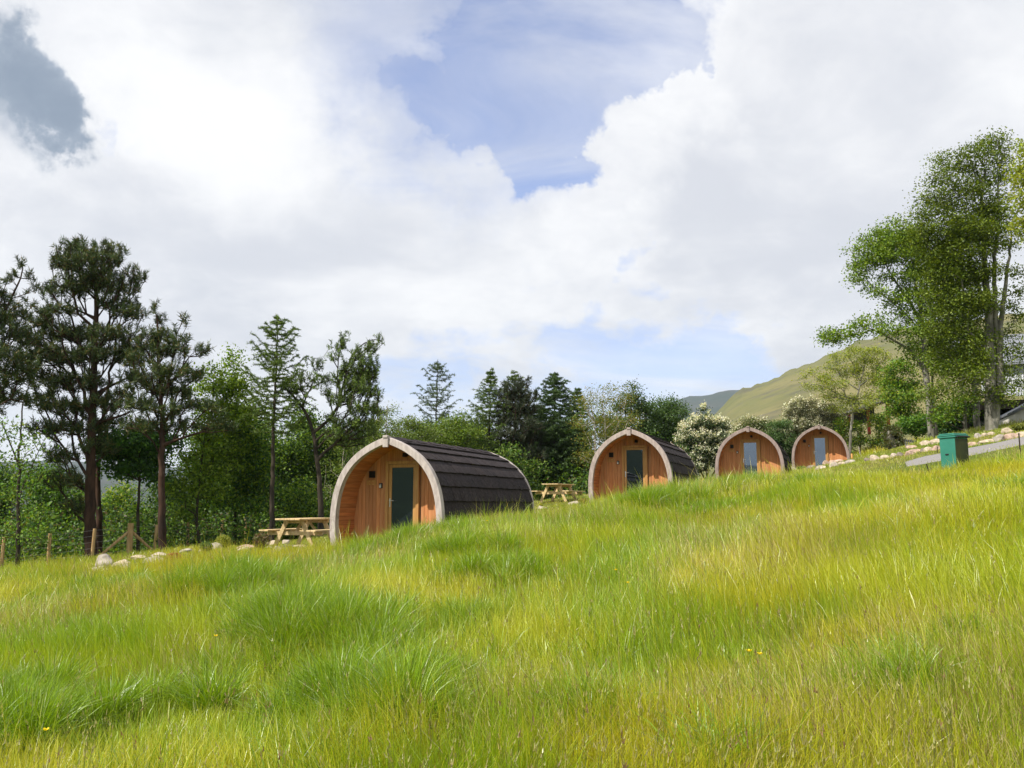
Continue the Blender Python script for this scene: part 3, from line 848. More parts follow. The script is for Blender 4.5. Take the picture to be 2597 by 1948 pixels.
# ------------------------------------------------------------------ picnic tables
def make_table(loc, rz, label):
    rnd = random.Random(int(abs(loc[0]) * 100))
    root = empty('picnic_table', loc, rz)
    tag(root, label, 'picnic table', 'A-frame picnic tables beside the pods')
    L = 1.7
    def planks(name, xs, w, z, th, ln):
        mb = MB()
        for x in xs: mb.box((x, rnd.uniform(-.005, .005), z), (w, ln, th), col=jit(rnd, .1))
        return mb.build(name, M['table_wood'], root, bevel=0.005)
    planks('tabletop', [-0.31, -0.155, 0, 0.155, 0.31], 0.147, 0.745, 0.042, L)
    for s in (-1, 1): planks('seat', [s * 0.66, s * 0.81], 0.14, 0.45, 0.042, L)
    for y in (-0.52, 0.52):
        for s in (-1, 1):
            mb = MB(); mb.beam((s * 0.60, y, 0.0), (s * 0.23, y, 0.72), 0.045, 0.115, jit(rnd, .1), up=(1, 0, 0.3)); 
            mb.build('leg', M['table_wood'], root, bevel=0.005)
        mb = MB(); mb.box((0, y + 0.047, 0.375), (1.72, 0.045, 0.10), col=jit(rnd, .1)); mb.build('seat_bearer', M['table_wood'], root, bevel=0.005)
        mb = MB(); mb.box((0, y + 0.047, 0.68), (0.72, 0.045, 0.085), col=jit(rnd, .1)); mb.build('top_bearer', M['table_wood'], root, bevel=0.005)
        mb = MB(); mb.beam((0, y + (0.08 if y < 0 else -0.02), 0.42), (0, y * 0.25, 0.70), 0.07, 0.04, jit(rnd, .1)); mb.build('brace', M['table_wood'], root, bevel=0.004)
    return root
t1 = at(773, 1390, 24.3); make_table((t1[0], t1[1], gz1(t1[0], t1[1]) + 0.0), -R(21), 'wooden picnic table left of the nearest pod, its right end hidden by the arch')
t2 = at(1417, 1273, 38.5); make_table((t2[0], t2[1], gz1(t2[0], t2[1]) + 0.0), -R(29), 'wooden picnic table on short turf between the nearest pod roof and the second pod')

# ------------------------------------------------------------------ bin
def make_bin():
    p = at(2424, 1212, 21.6)
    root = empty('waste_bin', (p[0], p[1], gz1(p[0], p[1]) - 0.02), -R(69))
    tag(root, 'teal green plastic waste bin with flat lid standing in the grass before the gravel path', 'bin')
    mb = MB()
    mb.box((0, 0, 0.50), (0.47, 0.42, 0.96), taper=0.95)
    mb.build('body', M['teal'], root, bevel=0.02)
    mb = MB(); mb.box((0.237, 0, 0.47), (0.012, 0.40, 0.90)); sp = mb.build('shaded_side', M['olive_shade'], root, bevel=0.004); sp['label'] = 'right hand side, its shade and grass reflection coloured dark olive'  # thin sheet that colours in this side's shade and grass reflection
    mb = MB(); mb.box((0, 0, 0.965), (0.52, 0.47, 0.035)); mb.build('rim', M['teal'], root, bevel=0.01)
    mb = MB()
    mb.box((-0.01, 0, 1.005), (0.52, 0.47, 0.035)); mb.box((-0.01, 0, 1.042), (0.46, 0.42, 0.03))
    mb.build('lid', M['teal'], root, bevel=0.015)
    mb = MB(); mb.tube([(0.31, -0.2, 0.965), (0.31, 0.2, 0.965)], 0.018, 10)
    for y in (-0.17, 0.17): mb.beam((0.24, y, 0.955), (0.315, y, 0.965), 0.03, 0.03)
    mb.build('handle', M['black'], root)
    for y in (-0.19, 0.19):
        mb = MB(); mb.tube([(0.24, y - 0.02, 0.09), (0.24, y + 0.02, 0.09)], 0.09, 16); mb.build('wheel', M['black'], root)
    mb = MB(); mb.box((-0.02, -0.212, 0.55), (0.10, 0.012, 0.035)); mb.build('badge', M['black'], root, bevel=0.01)
make_bin()

# ------------------------------------------------------------------ boulders
def rock_mesh(name, w, d, h, seed, tint):
    r = random.Random(seed)
    import bmesh
    bm = bmesh.new(); bmesh.ops.create_icosphere(bm, subdivisions=4, radius=1.0)
    cuts = [(Vector((r.gauss(0, 1), r.gauss(0, 1), r.gauss(0, .7))).normalized(), r.uniform(0.62, 0.9)) for _ in range(9)]
    ph = [(Vector((r.uniform(-2, 2), r.uniform(-2, 2), r.uniform(-2, 2))), r.uniform(0, 6.3)) for _ in range(9)]
    for v in bm.verts:
        c = v.co.copy()
        for n, k in cuts:
            dd = c.dot(n)
            if dd > k: c -= n * (dd - k) * 0.85
        f = sum(math.sin(c.dot(a) * (1.5 + 0.55 * i) + b) / (1 + 0.5 * i) for i, (a, b) in enumerate(ph))
        c *= 1 + 0.045 * f
        v.co = Vector((c.x * w / 2, c.y * d / 2, c.z * h / 2))
    me = bpy.data.meshes.new(name); bm.to_mesh(me); bm.free()
    ca = me.color_attributes.new('Col', 'FLOAT_COLOR', 'POINT')
    a = np.ones((len(me.vertices), 4), np.float32); a[:, :3] = tint
    ca.data.foreach_set('color', a.ravel())
    me.polygons.foreach_set('use_smooth', np.ones(len(me.polygons), dtype=bool))
    me.materials.append(M['rock'])
    o = bpy.data.objects.new(name, me); COL.objects.link(o)
    return o
PALE, PINK, GREY, DARKR, CREAM = (0.95, 0.91, 0.85), (0.92, 0.74, 0.66), (0.74, 0.74, 0.72), (0.48, 0.45, 0.42), (1.0, 0.93, 0.78)
ROCKS = [  # px, py(centre), width px, height px, depth, tint, label
    (265, 1424, 46, 26, 22.6, GREY, 'grey speckled boulder nearest the diagonal fence strut at the left'),
    (310, 1434, 50, 20, 22.3, CREAM, 'long cream boulder just right of the grey one below the fence strainer post'),
    (388, 1430, 56, 20, 22.0, GREY, 'flat pale grey boulder below the red flowering plant'),
    (250, 1447, 38, 14, 21.6, GREY, 'low flat stone in front of the grey speckled boulder at the left'),
    (320, 1465, 38, 14, 20.9, GREY, 'small flat stone sunk in grass, lowest of the left boulders'),
    (268, 1461, 20, 9, 21.0, PALE, 'tiny pale stone in the grass between the lowest left stones'),
    (351, 1414, 34, 11, 24.5, CREAM, 'flat half buried stone left of the red plant, behind the cream boulder'),
    (404, 1407, 44, 9, 25.5, PALE, 'thin pale slab on the mound behind the red flowering plant'),
    (473, 1396, 30, 9, 27.0, GREY, 'low stone on the mound crest right of the red plant'),
    (518, 1405, 26, 12, 24.5, PALE, 'small pale stone under the wider rounded boulder, left of the yellow shrub'),
    (540, 1389, 48, 20, 24.8, GREY, 'rounded grey boulder just below the yellow green shrub'),
    (624, 1389, 44, 14, 24.5, PINK, 'flat pinkish boulder touching the brown heather at its left'),
    (618, 1408, 27, 12, 23.3, PALE, 'small white stone in the grass in front of the flat pinkish boulder'),
    (688, 1379, 30, 12, 26.0, CREAM, 'cream stone behind the brown heather, left of the table legs'),
    (726, 1374, 20, 10, 27.0, PALE, 'pale stone seen under the near picnic table'),
    (762, 1393, 36, 10, 23.4, CREAM, 'flat cream slab at the foot of the near picnic table'),
    (705, 1411, 24, 20, 21.8, GREY, 'leaning pale stone in tall grass below the near picnic table'),
    (1457, 1284, 32, 11, 32.0, PALE, 'white slab left of the second pod foot, beside the yellow plants'),
    (1374, 1289, 22, 9, 31.0, PALE, 'white stone beside the dark rear arch of the nearest pod'),
    (1432, 1309, 30, 14, 26.5, PALE, 'pale broken stone in short grass between the first and second pods'),
    (1390, 1326, 16, 7, 24.0, PALE, 'tiny white stone lowest in the gap between the first two pods'),
    (1485, 1268, 16, 10, 33.0, PALE, 'small white stone against the left foot of the second pod'),
    (1449, 1275, 16, 5, 36.0, PALE, 'small flat stone behind the white slab near the second pod'),
    (1800, 1221, 44, 10, 40.0, GREY, 'low grey slabs at the left foot of the third pod'),
    (2012, 1190, 26, 10, 47.5, GREY, 'pale block at the left foot of the farthest pod'),
    (2066, 1199, 26, 12, 44.0, CREAM, 'rounded cream boulder directly before the farthest pod door'),
    (2058, 1208, 20, 9, 41.0, DARKR, 'small dark stone left of the rounded cream boulder'),
    (2140, 1186, 26, 9, 46.5, CREAM, 'flat cream stone right of the farthest pod door'),
    (2138, 1194, 16, 10, 45.0, PALE, 'small white block before the flat cream stone by the farthest pod'),
    (2112, 1187, 16, 7, 47.5, PINK, 'small pink stone touching the farthest pod front'),
    (2097, 1198, 22, 16, 42.0, PINK, 'tall pinkish boulder in the cluster before the farthest pod'),
    (2121, 1201, 38, 14, 41.0, PINK, 'wide pinkish boulder right of the tall one before the farthest pod'),
    (2084, 1216, 28, 16, 37.5, PALE, 'pale boulder at the grass edge, lowest left of the rock cluster'),
    (2118, 1213, 26, 16, 37.0, PALE, 'white boulder at the grass edge under the wide pinkish one'),
    (2137, 1209, 20, 9, 37.5, CREAM, 'small cream stone right of the white boulder at the grass edge'),
    (2154, 1178, 26, 10, 49.0, PALE, 'pale stone against the right foot of the farthest pod'),
    (2170, 1182, 14, 9, 46.0, PINK, 'small stone right behind the orange marker stake'),
    (2191, 1168, 22, 14, 49.0, PINK, 'pinkish boulder on the bank above the orange marker stake'),
    (2213, 1167, 20, 7, 49.0, PALE, 'low pale stone right of the pinkish one on the bank'),
    (2227, 1163, 20, 14, 49.5, PALE, 'upright pale wedge of stone on the bank below the ivy stump'),
    (2234, 1170, 26, 6, 47.5, PALE, 'thin flat stone under the upright wedge on the bank'),
    (2260, 1152, 28, 14, 46.0, PALE, 'large pale boulder at the foot of the ivy stump'),
    (2258, 1161, 28, 8, 45.0, CREAM, 'long low stone under the boulder by the ivy stump, left half'),
    (2280, 1158, 20, 8, 45.0, CREAM, 'long low stone under the boulder by the ivy stump, right half'),
    (2158, 1200, 24, 10, 37.0, GREY, 'half buried grey stone starting the lower rock row'),
    (2202, 1193, 20, 12, 33.5, DARKR, 'dark stone left of the brightest one in the lower rock row'),
    (2219, 1193, 24, 17, 32.5, CREAM, 'brightest cream boulder in the lower rock row'),
    (2245, 1184, 26, 12, 32.0, CREAM, 'rounded cream boulder fourth along the lower rock row'),
    (2268, 1181, 18, 13, 31.5, PALE, 'pale boulder between the cream and the dark ones in the lower row'),
    (2283, 1178, 20, 14, 31.0, DARKR, 'mottled dark boulder in the middle of the lower rock row'),
    (2308, 1170, 26, 14, 30.0, PINK, 'reddish pink boulder where the gravel path starts'),
    (2322, 1160, 34, 13, 31.0, PINK, 'long pinkish boulder above the reddish one at the path start'),
    (2340, 1158, 14, 12, 30.5, DARKR, 'small dark boulder left of the bin, on the path edge'),
    (2355, 1155, 20, 14, 30.0, CREAM, 'cream boulder left of the bin, on the path edge'),
    (2377, 1151, 26, 14, 29.5, PINK, 'pinkish boulder partly hidden behind the bin'),
    (2315, 1147, 26, 9, 36.0, PINK, 'pinkish boulder on the upper row, below the white pallet'),
    (2303, 1143, 14, 7, 37.5, DARKR, 'small dark stone on the upper row below the white pallet'),
    (2350, 1140, 28, 12, 36.0, CREAM, 'cream boulder on the upper row below the pale tree trunk'),
    (2378, 1134, 30, 16, 35.0, CREAM, 'rounded cream boulder on the upper row touching the bin'),
    (2480, 1108, 17, 15, 32.0, GREY, 'upright grey boulder first right of the bin in the upper row'),
    (2498, 1107, 20, 12, 32.0, CREAM, 'blocky cream boulder second right of the bin in the upper row'),
    (2516, 1106, 24, 9, 32.0, CREAM, 'low cream boulder under the big double trunk'),
    (2553, 1094, 28, 15, 31.5, CREAM, 'leaning cream boulder highest on the bank at the right'),
    (2466, 1130, 26, 14, 27.6, PINK, 'pinkish boulder on the path edge just right of the bin'),
    (2488, 1127, 18, 8, 27.6, DARKR, 'dark low stone on the path edge right of the bin'),
    (2508, 1123, 40, 11, 27.4, CREAM, 'long flat boulder on the path edge at the right'),
    (2535, 1115, 30, 19, 27.2, GREY, 'round grey boulder on the path edge at the right'),
    (2566, 1111, 40, 18, 27.0, PINK, 'large pinkish boulder on the path edge before the thin metal post'),
    (2597, 1104, 36, 16, 27.0, CREAM, 'cream boulder at the right picture edge behind the thin metal post'),
    (2400, 1144, 30, 14, 29.0, PALE, 'pale boulder showing only behind the bin'),
]
for k, (px, py, w, h, D, tint, lab) in enumerate(ROCKS):
    if 'only behind the bin' in lab: continue
    p = at(px, py, D); s = D / F
    rw, rh = w * s * 1.22, h * s * 1.75
    z = gz1(p[0], p[1])
    o = rock_mesh('boulder', rw, rw * random.uniform(0.7, 1.0), rh, 100 + k, tint)
    # seat the stone in the turf, keep its top where it is seen
    zc = p[2] - rh * 0.12
    zc = min(max(zc, z - 0.05 * rh), z + 0.34 * rh)
    o.location = (p[0], p[1], zc); o.rotation_euler = (random.uniform(-.15, .15), random.uniform(-.15, .15), random.uniform(-0.5, .5))
    tag(o, lab, 'boulder', 'boulders set in the grass' if px < 1800 else 'boulders lining the bank and path')

# ------------------------------------------------------------------ gravel path
def strip(name, A, B, mat, n=90, m=8, dz=0.03):
    A = np.array([at(*q)[:2] for q in A]); B = np.array([at(*q)[:2] for q in B])
    def rs(P):
        L = np.r_[0, np.cumsum(np.linalg.norm(np.diff(P, axis=0), axis=1))]; t = np.linspace(0, L[-1], n)
        return np.stack([np.interp(t, L, P[:, 0]), np.interp(t, L, P[:, 1])], -1)
    A, B = rs(A), rs(B)
    t = np.linspace(0, 1, m)[None, :, None]
    wob = (np.random.default_rng(3).random((n, 1, 1)) - .5) * 0.05
    P = A[:, None] * (1 - t) + B[:, None] * t
    P = P + wob * (A - B)[:, None] * (np.abs(t - .5) * 2)
    z = gz(P[..., 0].ravel(), P[..., 1].ravel()).reshape(n, m) + dz
    z[:, 0] -= 0.08; z[:, -1] -= 0.08
    V = np.dstack([P, z]).reshape(-1, 3)
    i = np.arange(n - 1)[:, None] * m; j = np.arange(m - 1)[None]
    Q = np.stack([i + j, i + j + 1, i + m + j + 1, i + m + j], -1).reshape(-1, 4)
    o = mesh_np(name, V, Q, mat, smooth=True, nper=4); tag(o, kind='structure'); return A, B
PA, PB = strip('gravel_path', [(2780, 1115, 23.6), (2597, 1131, 24.4), (2468, 1157, 24.6), (2340, 1178, 24.9), (2300, 1186, 25.2)],
      [(2780, 1085, 26.6), (2597, 1108, 26.6), (2468, 1136, 26.6), (2340, 1163, 27.0), (2295, 1180, 26.6)], M['gravel'])
strip('gravel_apron', [(640, 1400, 24.6), (760, 1394, 23.4), (850, 1380, 22.2)], [(650, 1383, 27), (760, 1380, 26), (900, 1370, 24)], M['gravel'], dz=0.02)

# ------------------------------------------------------------------ fence on the left
def make_fence():
    pts = [(-110, 1455, 28.6), (3, 1452, 29.2), (121, 1441, 30.0), (233, 1428, 31.2), (392, 1404, 34.0), (475, 1396, 36.0), (560, 1390, 37.5), (622, 1384, 39.0), (681, 1378, 40.5), (760, 1372, 43)]
    P = [at(*q) for q in pts]
    root = empty('wire_fence', (P[2][0], P[2][1], gz1(P[2][0], P[2][1])))
    tag(root, 'wire fence on round wooden stakes before the dark trees at the left', 'fence')
    o0 = np.array(root.location)
    tops = []
    for k, p in enumerate(P):
        z = gz1(p[0], p[1]); rel = np.array([p[0], p[1], z]) - o0
        h = 1.16 + random.uniform(-.05, .05); r = 0.058
        lean = random.uniform(-.03, .03)
        mb = MB(); mb.tube([rel + (0, 0, -0.3), rel + (0, 0, 0.4), rel + (lean, 0, h)], [r, r * 0.98, r * 0.93], 10)
        mb.build('post', M['post_wood'], root, bevel=0.0)
        tops.append((rel, h))
        if k == 3:
            q = at(327, 1415, 32.6); zq = gz1(q[0], q[1]); rq = np.array([q[0], q[1], zq]) - o0
            mb = MB(); mb.tube([rq + (0, 0, -0.3), rq + (0, 0, 1.27)], [0.105, 0.10], 12); mb.build('strainer_post', M['post_wood'], root)
            for dx, dy in ((-0.95, -0.75), (0.75, 0.75)):
                mb = MB(); zz = gz1(q[0] + dx, q[1] + dy) - o0[2]
                mb.tube([rq + (dx * 0.06, dy * 0.06, 0.95), (rq[0] + dx, rq[1] + dy, zz + 0.02)], [0.05, 0.05], 8); mb.build('strut', M['post_wood'], root)
            tops.append((rq, 1.2))
    for f in (0.95, 0.78, 0.60, 0.42, 0.25):
        mb = MB()
        for (a, ha), (b, hb) in zip(tops[:-1], tops[1:]):
            A = a + np.array((0, -0.06, ha * f)); B = b + np.array((0, -0.06, hb * f)); mid = (A + B) / 2 - (0, 0, 0.012)
            mb.tube([A, mid, B], 0.0035, 4, cap=False)
        mb.build('wire', M['wire'], root)
make_fence()

# ------------------------------------------------------------------ small things on the right
def ground_pt(px, py, D, dz=0.0):
    p = at(px, py, D); return (p[0], p[1], gz1(p[0], p[1]) + dz)
def stake(name, px, py, D, h, r, mat, label, cat, lean=(0, 0)):
    g_ = ground_pt(px, py, D)
    mb = MB(); mb.tube([(0, 0, -0.1), (lean[0] * .5, lean[1] * .5, h * .5), (lean[0], lean[1], h)], r, 8)
    o = mb.build(name, mat); o.location = g_; tag(o, label, cat); return o
stake('metal_post', 2586, 1128, 23.2, 0.55, 0.018, M['bark_dark'], 'thin dark metal post at the path edge near the right picture edge', 'post')
stake('metal_hook_stake', 2357, 1190, 23.2, 0.24, 0.016, M['bark_dark'], 'short bent dark metal stake on the path left of the bin', 'stake', (-0.07, 0))
stake('thin_stake', 2377, 1152, 27.2, 0.20, 0.013, M['bark_dark'], 'short thin dark stake beside the boulders just left of the bin', 'stake', (0.02, 0))
stake('marker_stake', 2162, 1184, 44.5, 0.52, 0.05, M['orange_wood'], 'orange wooden marker stake in the short grass right of the farthest pod', 'stake')
stake('birch_stake', 2183, 1136, 52, 0.75, 0.04, M['bark_birch'], 'white broken birch stick standing in the green bank right of the farthest pod', 'stick', (-0.12, 0))

def open_shed():
    b = at(2200, 1095, 61.0); g0 = gz1(b[0], b[1])
    root = empty('open_shed', (b[0], b[1], g0)); tag(root, 'low open shed with dark corrugated roof on red steel posts among the bushes', 'shed')
    o0 = np.array(root.location)
    def pp(px, py, D): return at(px, py, D) - o0
    for (px, t, bt, D) in ((2154, 1049, 1098, 60), (2203, 1040, 1102, 60.5), (2252, 1015, 1090, 61), (2154, 1050, 1094, 63.5)):
        a, c = pp(px, t, D), pp(px, bt, D); mb = MB(); mb.box(((a[0] + c[0]) / 2, a[1], (a[2] + c[2]) / 2), (0.17, 0.17, a[2] - c[2])); mb.build('red_post', M['red_steel'], root)
    A, B = pp(2112, 1062, 59.5), pp(2268, 1012, 60.5)
    A2, B2 = A + (0.3, 4.2, 0.2), B + (0.3, 4.2, 0.2)
    mb = MB(); n = 60
    vs = []
    for k in range(n + 1):
        t = k / n; o = 0.05 * math.sin(k * 2.2)
        for (P0, P1) in ((A, B), (A2, B2)):
            q = P0 * (1 - t) + P1 * t
            vs += [(q[0], q[1], q[2] + o), (q[0], q[1], q[2] + o - 0.06)]
    fs = []
    for k in range(n):
        a = k * 4; fs += [(a, a + 4, a + 6, a + 2), (a + 1, a + 3, a + 7, a + 5), (a, a + 1, a + 5, a + 4), (a + 2, a + 6, a + 7, a + 3)]
    mb.add(vs, fs); mb.build('roof', M['corr_dark'], root)
    mb = MB()
    C, D_ = pp(2165, 1046, 62.5), pp(2215, 1029, 62.5)
    for k in range(22):
        t = k / 21; q = C * (1 - t) + D_ * t
        mb.box((q[0], q[1], q[2] - 0.5), (0.055, 0.05 + 0.03 * (k % 2), 1.0))
    mb.build('slatted_wall', M['corr_dark'], root)
    mb = MB(); mb.beam(pp(2112, 1062, 59.4), pp(2268, 1012, 60.4), 0.10, 0.16); mb.build('eaves_beam', M['bark_dark'], root)
    mb = MB(); mb.tube([pp(2140, 1091, 59.8), pp(2178, 1089, 60.1)], 0.03, 6); mb.build('rail', M['wire'], root)
open_shed()

def pallet():
    g_ = ground_pt(2303, 1120, 50)
    root = empty('pallet', g_); tag(root, 'bleached slatted pallet leaning on the bank left of the pale tree trunk', 'pallet')
    rot = Matrix.Rotation(R(-28), 3, 'X') @ Matrix.Rotation(R(8), 3, 'Y')
    mb = MB()
    for k in range(9): mb.box(rot @ Vector((-0.5 + k * 0.125, 0, 0.42)), (0.07, 0.02, 0.84 - 0.03 * (k % 3)), rot)
    mb.build('slat_panel', M['bleached'], root)
    for z in (0.12, 0.42, 0.74):
        mb = MB(); mb.box(rot @ Vector((0, 0.05, z)), (1.06, 0.06, 0.08), rot); mb.build('bearer', M['bark_dark'], root)
pallet()

def barn():
    b = at(2600, 1085, 46.0)
    root = empty('barn', (b[0], b[1], gz1(b[0], b[1]))); tag(root, 'dark timber barn with pale corrugated cladding behind the big trunks at the right edge', 'barn')
    o0 = np.array(root.location)
    def pp(px, py, D): return at(px, py, D) - o0
    # pale cladding
    A, B = pp(2490, 1000, 45.5), pp(2900, 1018, 42.0); At, Bt = pp(2490, 920, 45.5), pp(2900, 905, 42.0)
    mb = MB(); n = 130; vs = []
    for k in range(n + 1):
        t = k / n; o = 0.035 * math.cos(k * math.pi)
        q = A * (1 - t) + B * t; w = At * (1 - t) + Bt * t
        vs += [(q[0], q[1] + o, q[2]), (w[0], w[1] + o, w[2])]
    mb.add(vs, [(2 * k, 2 * k + 2, 2 * k + 3, 2 * k + 1) for k in range(n)]); 
    ob = mb.build('cladding', M['corr_pale'], root); sm = ob.modifiers.new('solid', 'SOLIDIFY'); sm.thickness = 0.03
    # roof
    C, D_ = pp(2480, 922, 45.2), pp(2920, 902, 41.6)
    C2, D2 = C + (2.5, 9, 3.0), D_ + (2.5, 9, 3.0)
    mb = MB(); mb.add([C, D_, D2, C2] + [p + np.array((0, 0, -0.12)) for p in (C, D_, D2, C2)], [(0, 1, 2, 3), (4, 7, 6, 5), (0, 4, 5, 1), (1, 5, 6, 2), (2, 6, 7, 3), (3, 7, 4, 0)])
    mb.build('roof', M['slate'], root)
    # lean-to canopy: dark deck with deep eaves
    E, F_ = pp(2440, 1032, 44.2), pp(2920, 1010, 40.5)
    mb = MB(); mb.beam(E, F_, 0.3, 0.42); mb.build('lintel_beam', M['bark_dark'], root)
    G, H_ = E + (0.2, 0.0, -0.18), F_ + (0.2, 0.0, -0.18)
    G2, H2 = G + (1.5, 7, 0.0), H_ + (1.5, 7, 0)
    mb = MB(); mb.add([G, H_, H2, G2] + [p + np.array((0, 0, 0.1)) for p in (G, H_, H2, G2)], [(0, 1, 2, 3), (4, 7, 6, 5), (0, 4, 5, 1), (1, 5, 6, 2), (2, 6, 7, 3), (3, 7, 4, 0)])
    mb.build('canopy', M['bark_dark'], root)
    for px in (2449, 2553, 2700): 
        a = pp(px, 1035, 44.0); c = pp(px, 1090, 44.0); mb = MB(); mb.box(((a[0]), a[1] + .1, (a[2] + c[2]) / 2 - .3), (0.24, 0.24, a[2] - c[2] + .6)); mb.build('post', M['bark_dark'], root)
    mb = MB(); a = pp(2445, 1040, 50); c = pp(2572, 1092, 50); mb.box(((a[0] + c[0]) / 2, a[1] + 0.5, (a[2] + c[2]) / 2 - 0.1), (c[0] - a[0], 0.15, a[2] - c[2]))
    mb.build('rear_wall', M['corr_dark'], root)
    mb = MB()
    a = pp(2535, 1066, 43); c = pp(2572, 1090, 43)
    for k in range(9):
        t = k / 8; mb.box((a[0] * (1 - t) + c[0] * t, a[1], (a[2] + c[2]) / 2), (0.09, 0.03, (a[2] - c[2]) * (1.1 + .2 * (k % 3))))
    mb.build('paling_screen', M['corr_dark'], root)
barn()
def lodge():
    b = at(2640, 1085, 39.0)
    g0 = gz1(b[0], b[1])
    root = empty('white_outbuilding', (b[0], b[1], g0)); tag(root, 'white rendered outbuilding wall cut by the right picture edge behind the boulders', 'building')
    o0 = np.array(root.location)
    def pp(px, py, D): return at(px, py, D) - o0
    A, B, C, D_ = pp(2572, 1086, 39), pp(2572, 1050, 39), pp(2690, 985, 37.5), pp(2690, 1100, 37.5)
    A[2] -= 0.6; D_[2] -= 0.6
    bk = np.array((1.6, 5.0, 0))
    mb = MB(); mb.add([A, D_, C, B, A + bk, D_ + bk, C + bk, B + bk], [(0, 1, 2, 3), (4, 7, 6, 5), (0, 4, 5, 1), (1, 5, 6, 2), (0, 3, 7, 4)]); mb.build('wall', M['white_render'], root)
    B3, C3 = B + (-0.15, -0.2, 0.03), C + (0.1, -0.2, 0.10)
    mb = MB(); mb.add([B3, C3, C3 + bk, B3 + bk] + [p + np.array((0, 0, 0.08)) for p in (B3, C3, C3 + bk, B3 + bk)], [(0, 1, 2, 3), (4, 7, 6, 5), (0, 4, 5, 1), (1, 5, 6, 2), (2, 6, 7, 3), (3, 7, 4, 0)]); mb.build('roof', M['slate'], root)
lodge()

# ------------------------------------------------------------------ vegetation tools
def unit(v): return v / (np.linalg.norm(v, axis=-1, keepdims=True) + 1e-9)

def frames(d):
    up = np.zeros_like(d); up[:, 2] = 1
    par = np.abs(d[:, 2]) > 0.95; up[par] = (1, 0, 0)
    x = unit(np.cross(d, up)); y = np.cross(d, x)
    return x, y

def tubes_np(A, B, ra, rb, k):
    d = unit(B - A); x, y = frames(d)
    th = np.arange(k) * 2 * math.pi / k
    cs, sn = np.cos(th), np.sin(th)
    ring = x[:, None] * cs[None, :, None] + y[:, None] * sn[None, :, None]
    ov = d * np.minimum(ra, 0.6 * np.linalg.norm(B - A, axis=1))[:, None] * 0.3
    VA = (A - ov)[:, None] + ring * ra[:, None, None]; VB = (B + ov * 0.6)[:, None] + ring * rb[:, None, None]
    V = np.concatenate([VA, VB], 1).reshape(-1, 3)
    n = len(A); b = (np.arange(n) * 2 * k)[:, None]; j = np.arange(k)[None]; j2 = (j + 1) % k
    Q = np.stack([b + j, b + j2, b + k + j2, b + k + j], -1).reshape(-1, 4)
    return V, Q

class Skel:
    def __init__(s): s.P = []; s.par = []; s.rmin = []; s.fix = []
    def add(s, p, par, fix=0.0):
        s.P.append(np.array(p, float)); s.par.append(par); s.fix.append(fix); return len(s.P) - 1
    def line(s, pts, par, r0, r1, seg=0.35, rng=None, wob=0.03):
        """polyline with explicit radii; returns node ids"""
        pts = [np.array(p, float) for p in pts]
        L = np.r_[0, np.cumsum([np.linalg.norm(b - a) for a, b in zip(pts[:-1], pts[1:])])]
        P = np.array(pts); n = max(2, int(L[-1] / seg) + 1)
        # smooth parameter
        t = np.linspace(0, L[-1], n); Q = np.stack([np.interp(t, L, P[:, i]) for i in range(3)], -1)
        for _ in range(3): Q[1:-1] = 0.25 * Q[:-2] + 0.5 * Q[1:-1] + 0.25 * Q[2:]
        if rng is not None: Q[1:-1] += rng.normal(0, wob, (n - 2, 3))
        ids = []
        for i, q in enumerate(Q):
            if i == 0 and par >= 0 and np.linalg.norm(q - s.P[par]) < 0.02: ids.append(par); continue
            par = s.add(q, par, r0 + (r1 - r0) * (i / (n - 1))); ids.append(par)
        return ids
    def grow(s, pts, alpha=0.45, rng=None, seg=0.4, sag=0.0):
        """attach points greedily, nearest first, favouring short paths to the root"""
        N0 = len(s.P); tot = N0 + len(pts) * 4
        P = np.zeros((tot, 3)); P[:N0] = s.P
        pl = np.zeros(tot)
        for i in range(N0):
            if s.par[i] >= 0: pl[i] = pl[s.par[i]] + np.linalg.norm(P[i] - P[s.par[i]])
        n = N0
        pts = np.array(pts)
        T = P[:N0]
        dmin = np.array([np.min(np.linalg.norm(T - q, axis=1)) for q in pts])
        tips = []
        for k in np.argsort(dmin):
            q = pts[k]
            d = np.linalg.norm(P[:n] - q, axis=1)
            # discourage joining from above (branches rise)
            dz = np.maximum(P[:n, 2] - q[2], 0)
            c = d + alpha * pl[:n] + 0.6 * dz
            j = int(np.argmin(c)); L = d[j]
            m = min(4, max(1, int(L / seg)))
            a = P[j].copy(); last = j
            for i in range(1, m + 1):
                t = i / m
                w = a + (q - a) * t
                if i < m:
                    w = w + np.array((0, 0, -sag * L * math.sin(math.pi * t))) + (rng.normal(0, 0.05 * L, 3) if rng is not None else 0)
                P[n] = w; pl[n] = pl[last] + np.linalg.norm(P[n] - P[last])
                s.P.append(w); s.par.append(last); s.fix.append(0.0)
                last = n; n += 1
            tips.append(last)
        return tips
    def mesh(s, name, mat, parent, rtip=0.008, rmax=0.15, k=6, expo=0.42):
        P = np.array(s.P); par = np.array(s.par); fix = np.array(s.fix)
        n = len(P); cnt = np.ones(n)
        for i in range(n - 1, -1, -1):
            if par[i] >= 0: cnt[par[i]] += cnt[i]
        r = np.minimum(rtip * cnt ** expo, rmax)
        r = np.where(fix > 0, fix, r)
        for i in range(n):
            if par[i] >= 0 and fix[i] == 0: r[i] = min(r[i], r[par[i]] * 0.92)
        r = np.maximum(r, rtip * 0.6)
        m = par >= 0
        V, Q = tubes_np(P[par[m]], P[m], np.where(fix[m] > 0, r[par[m]], np.minimum(r[par[m]], r[m] * 1.35)), r[m], k)
        o = mesh_np(name, V, Q, mat, parent, smooth=True, nper=4)
        return o, P, r

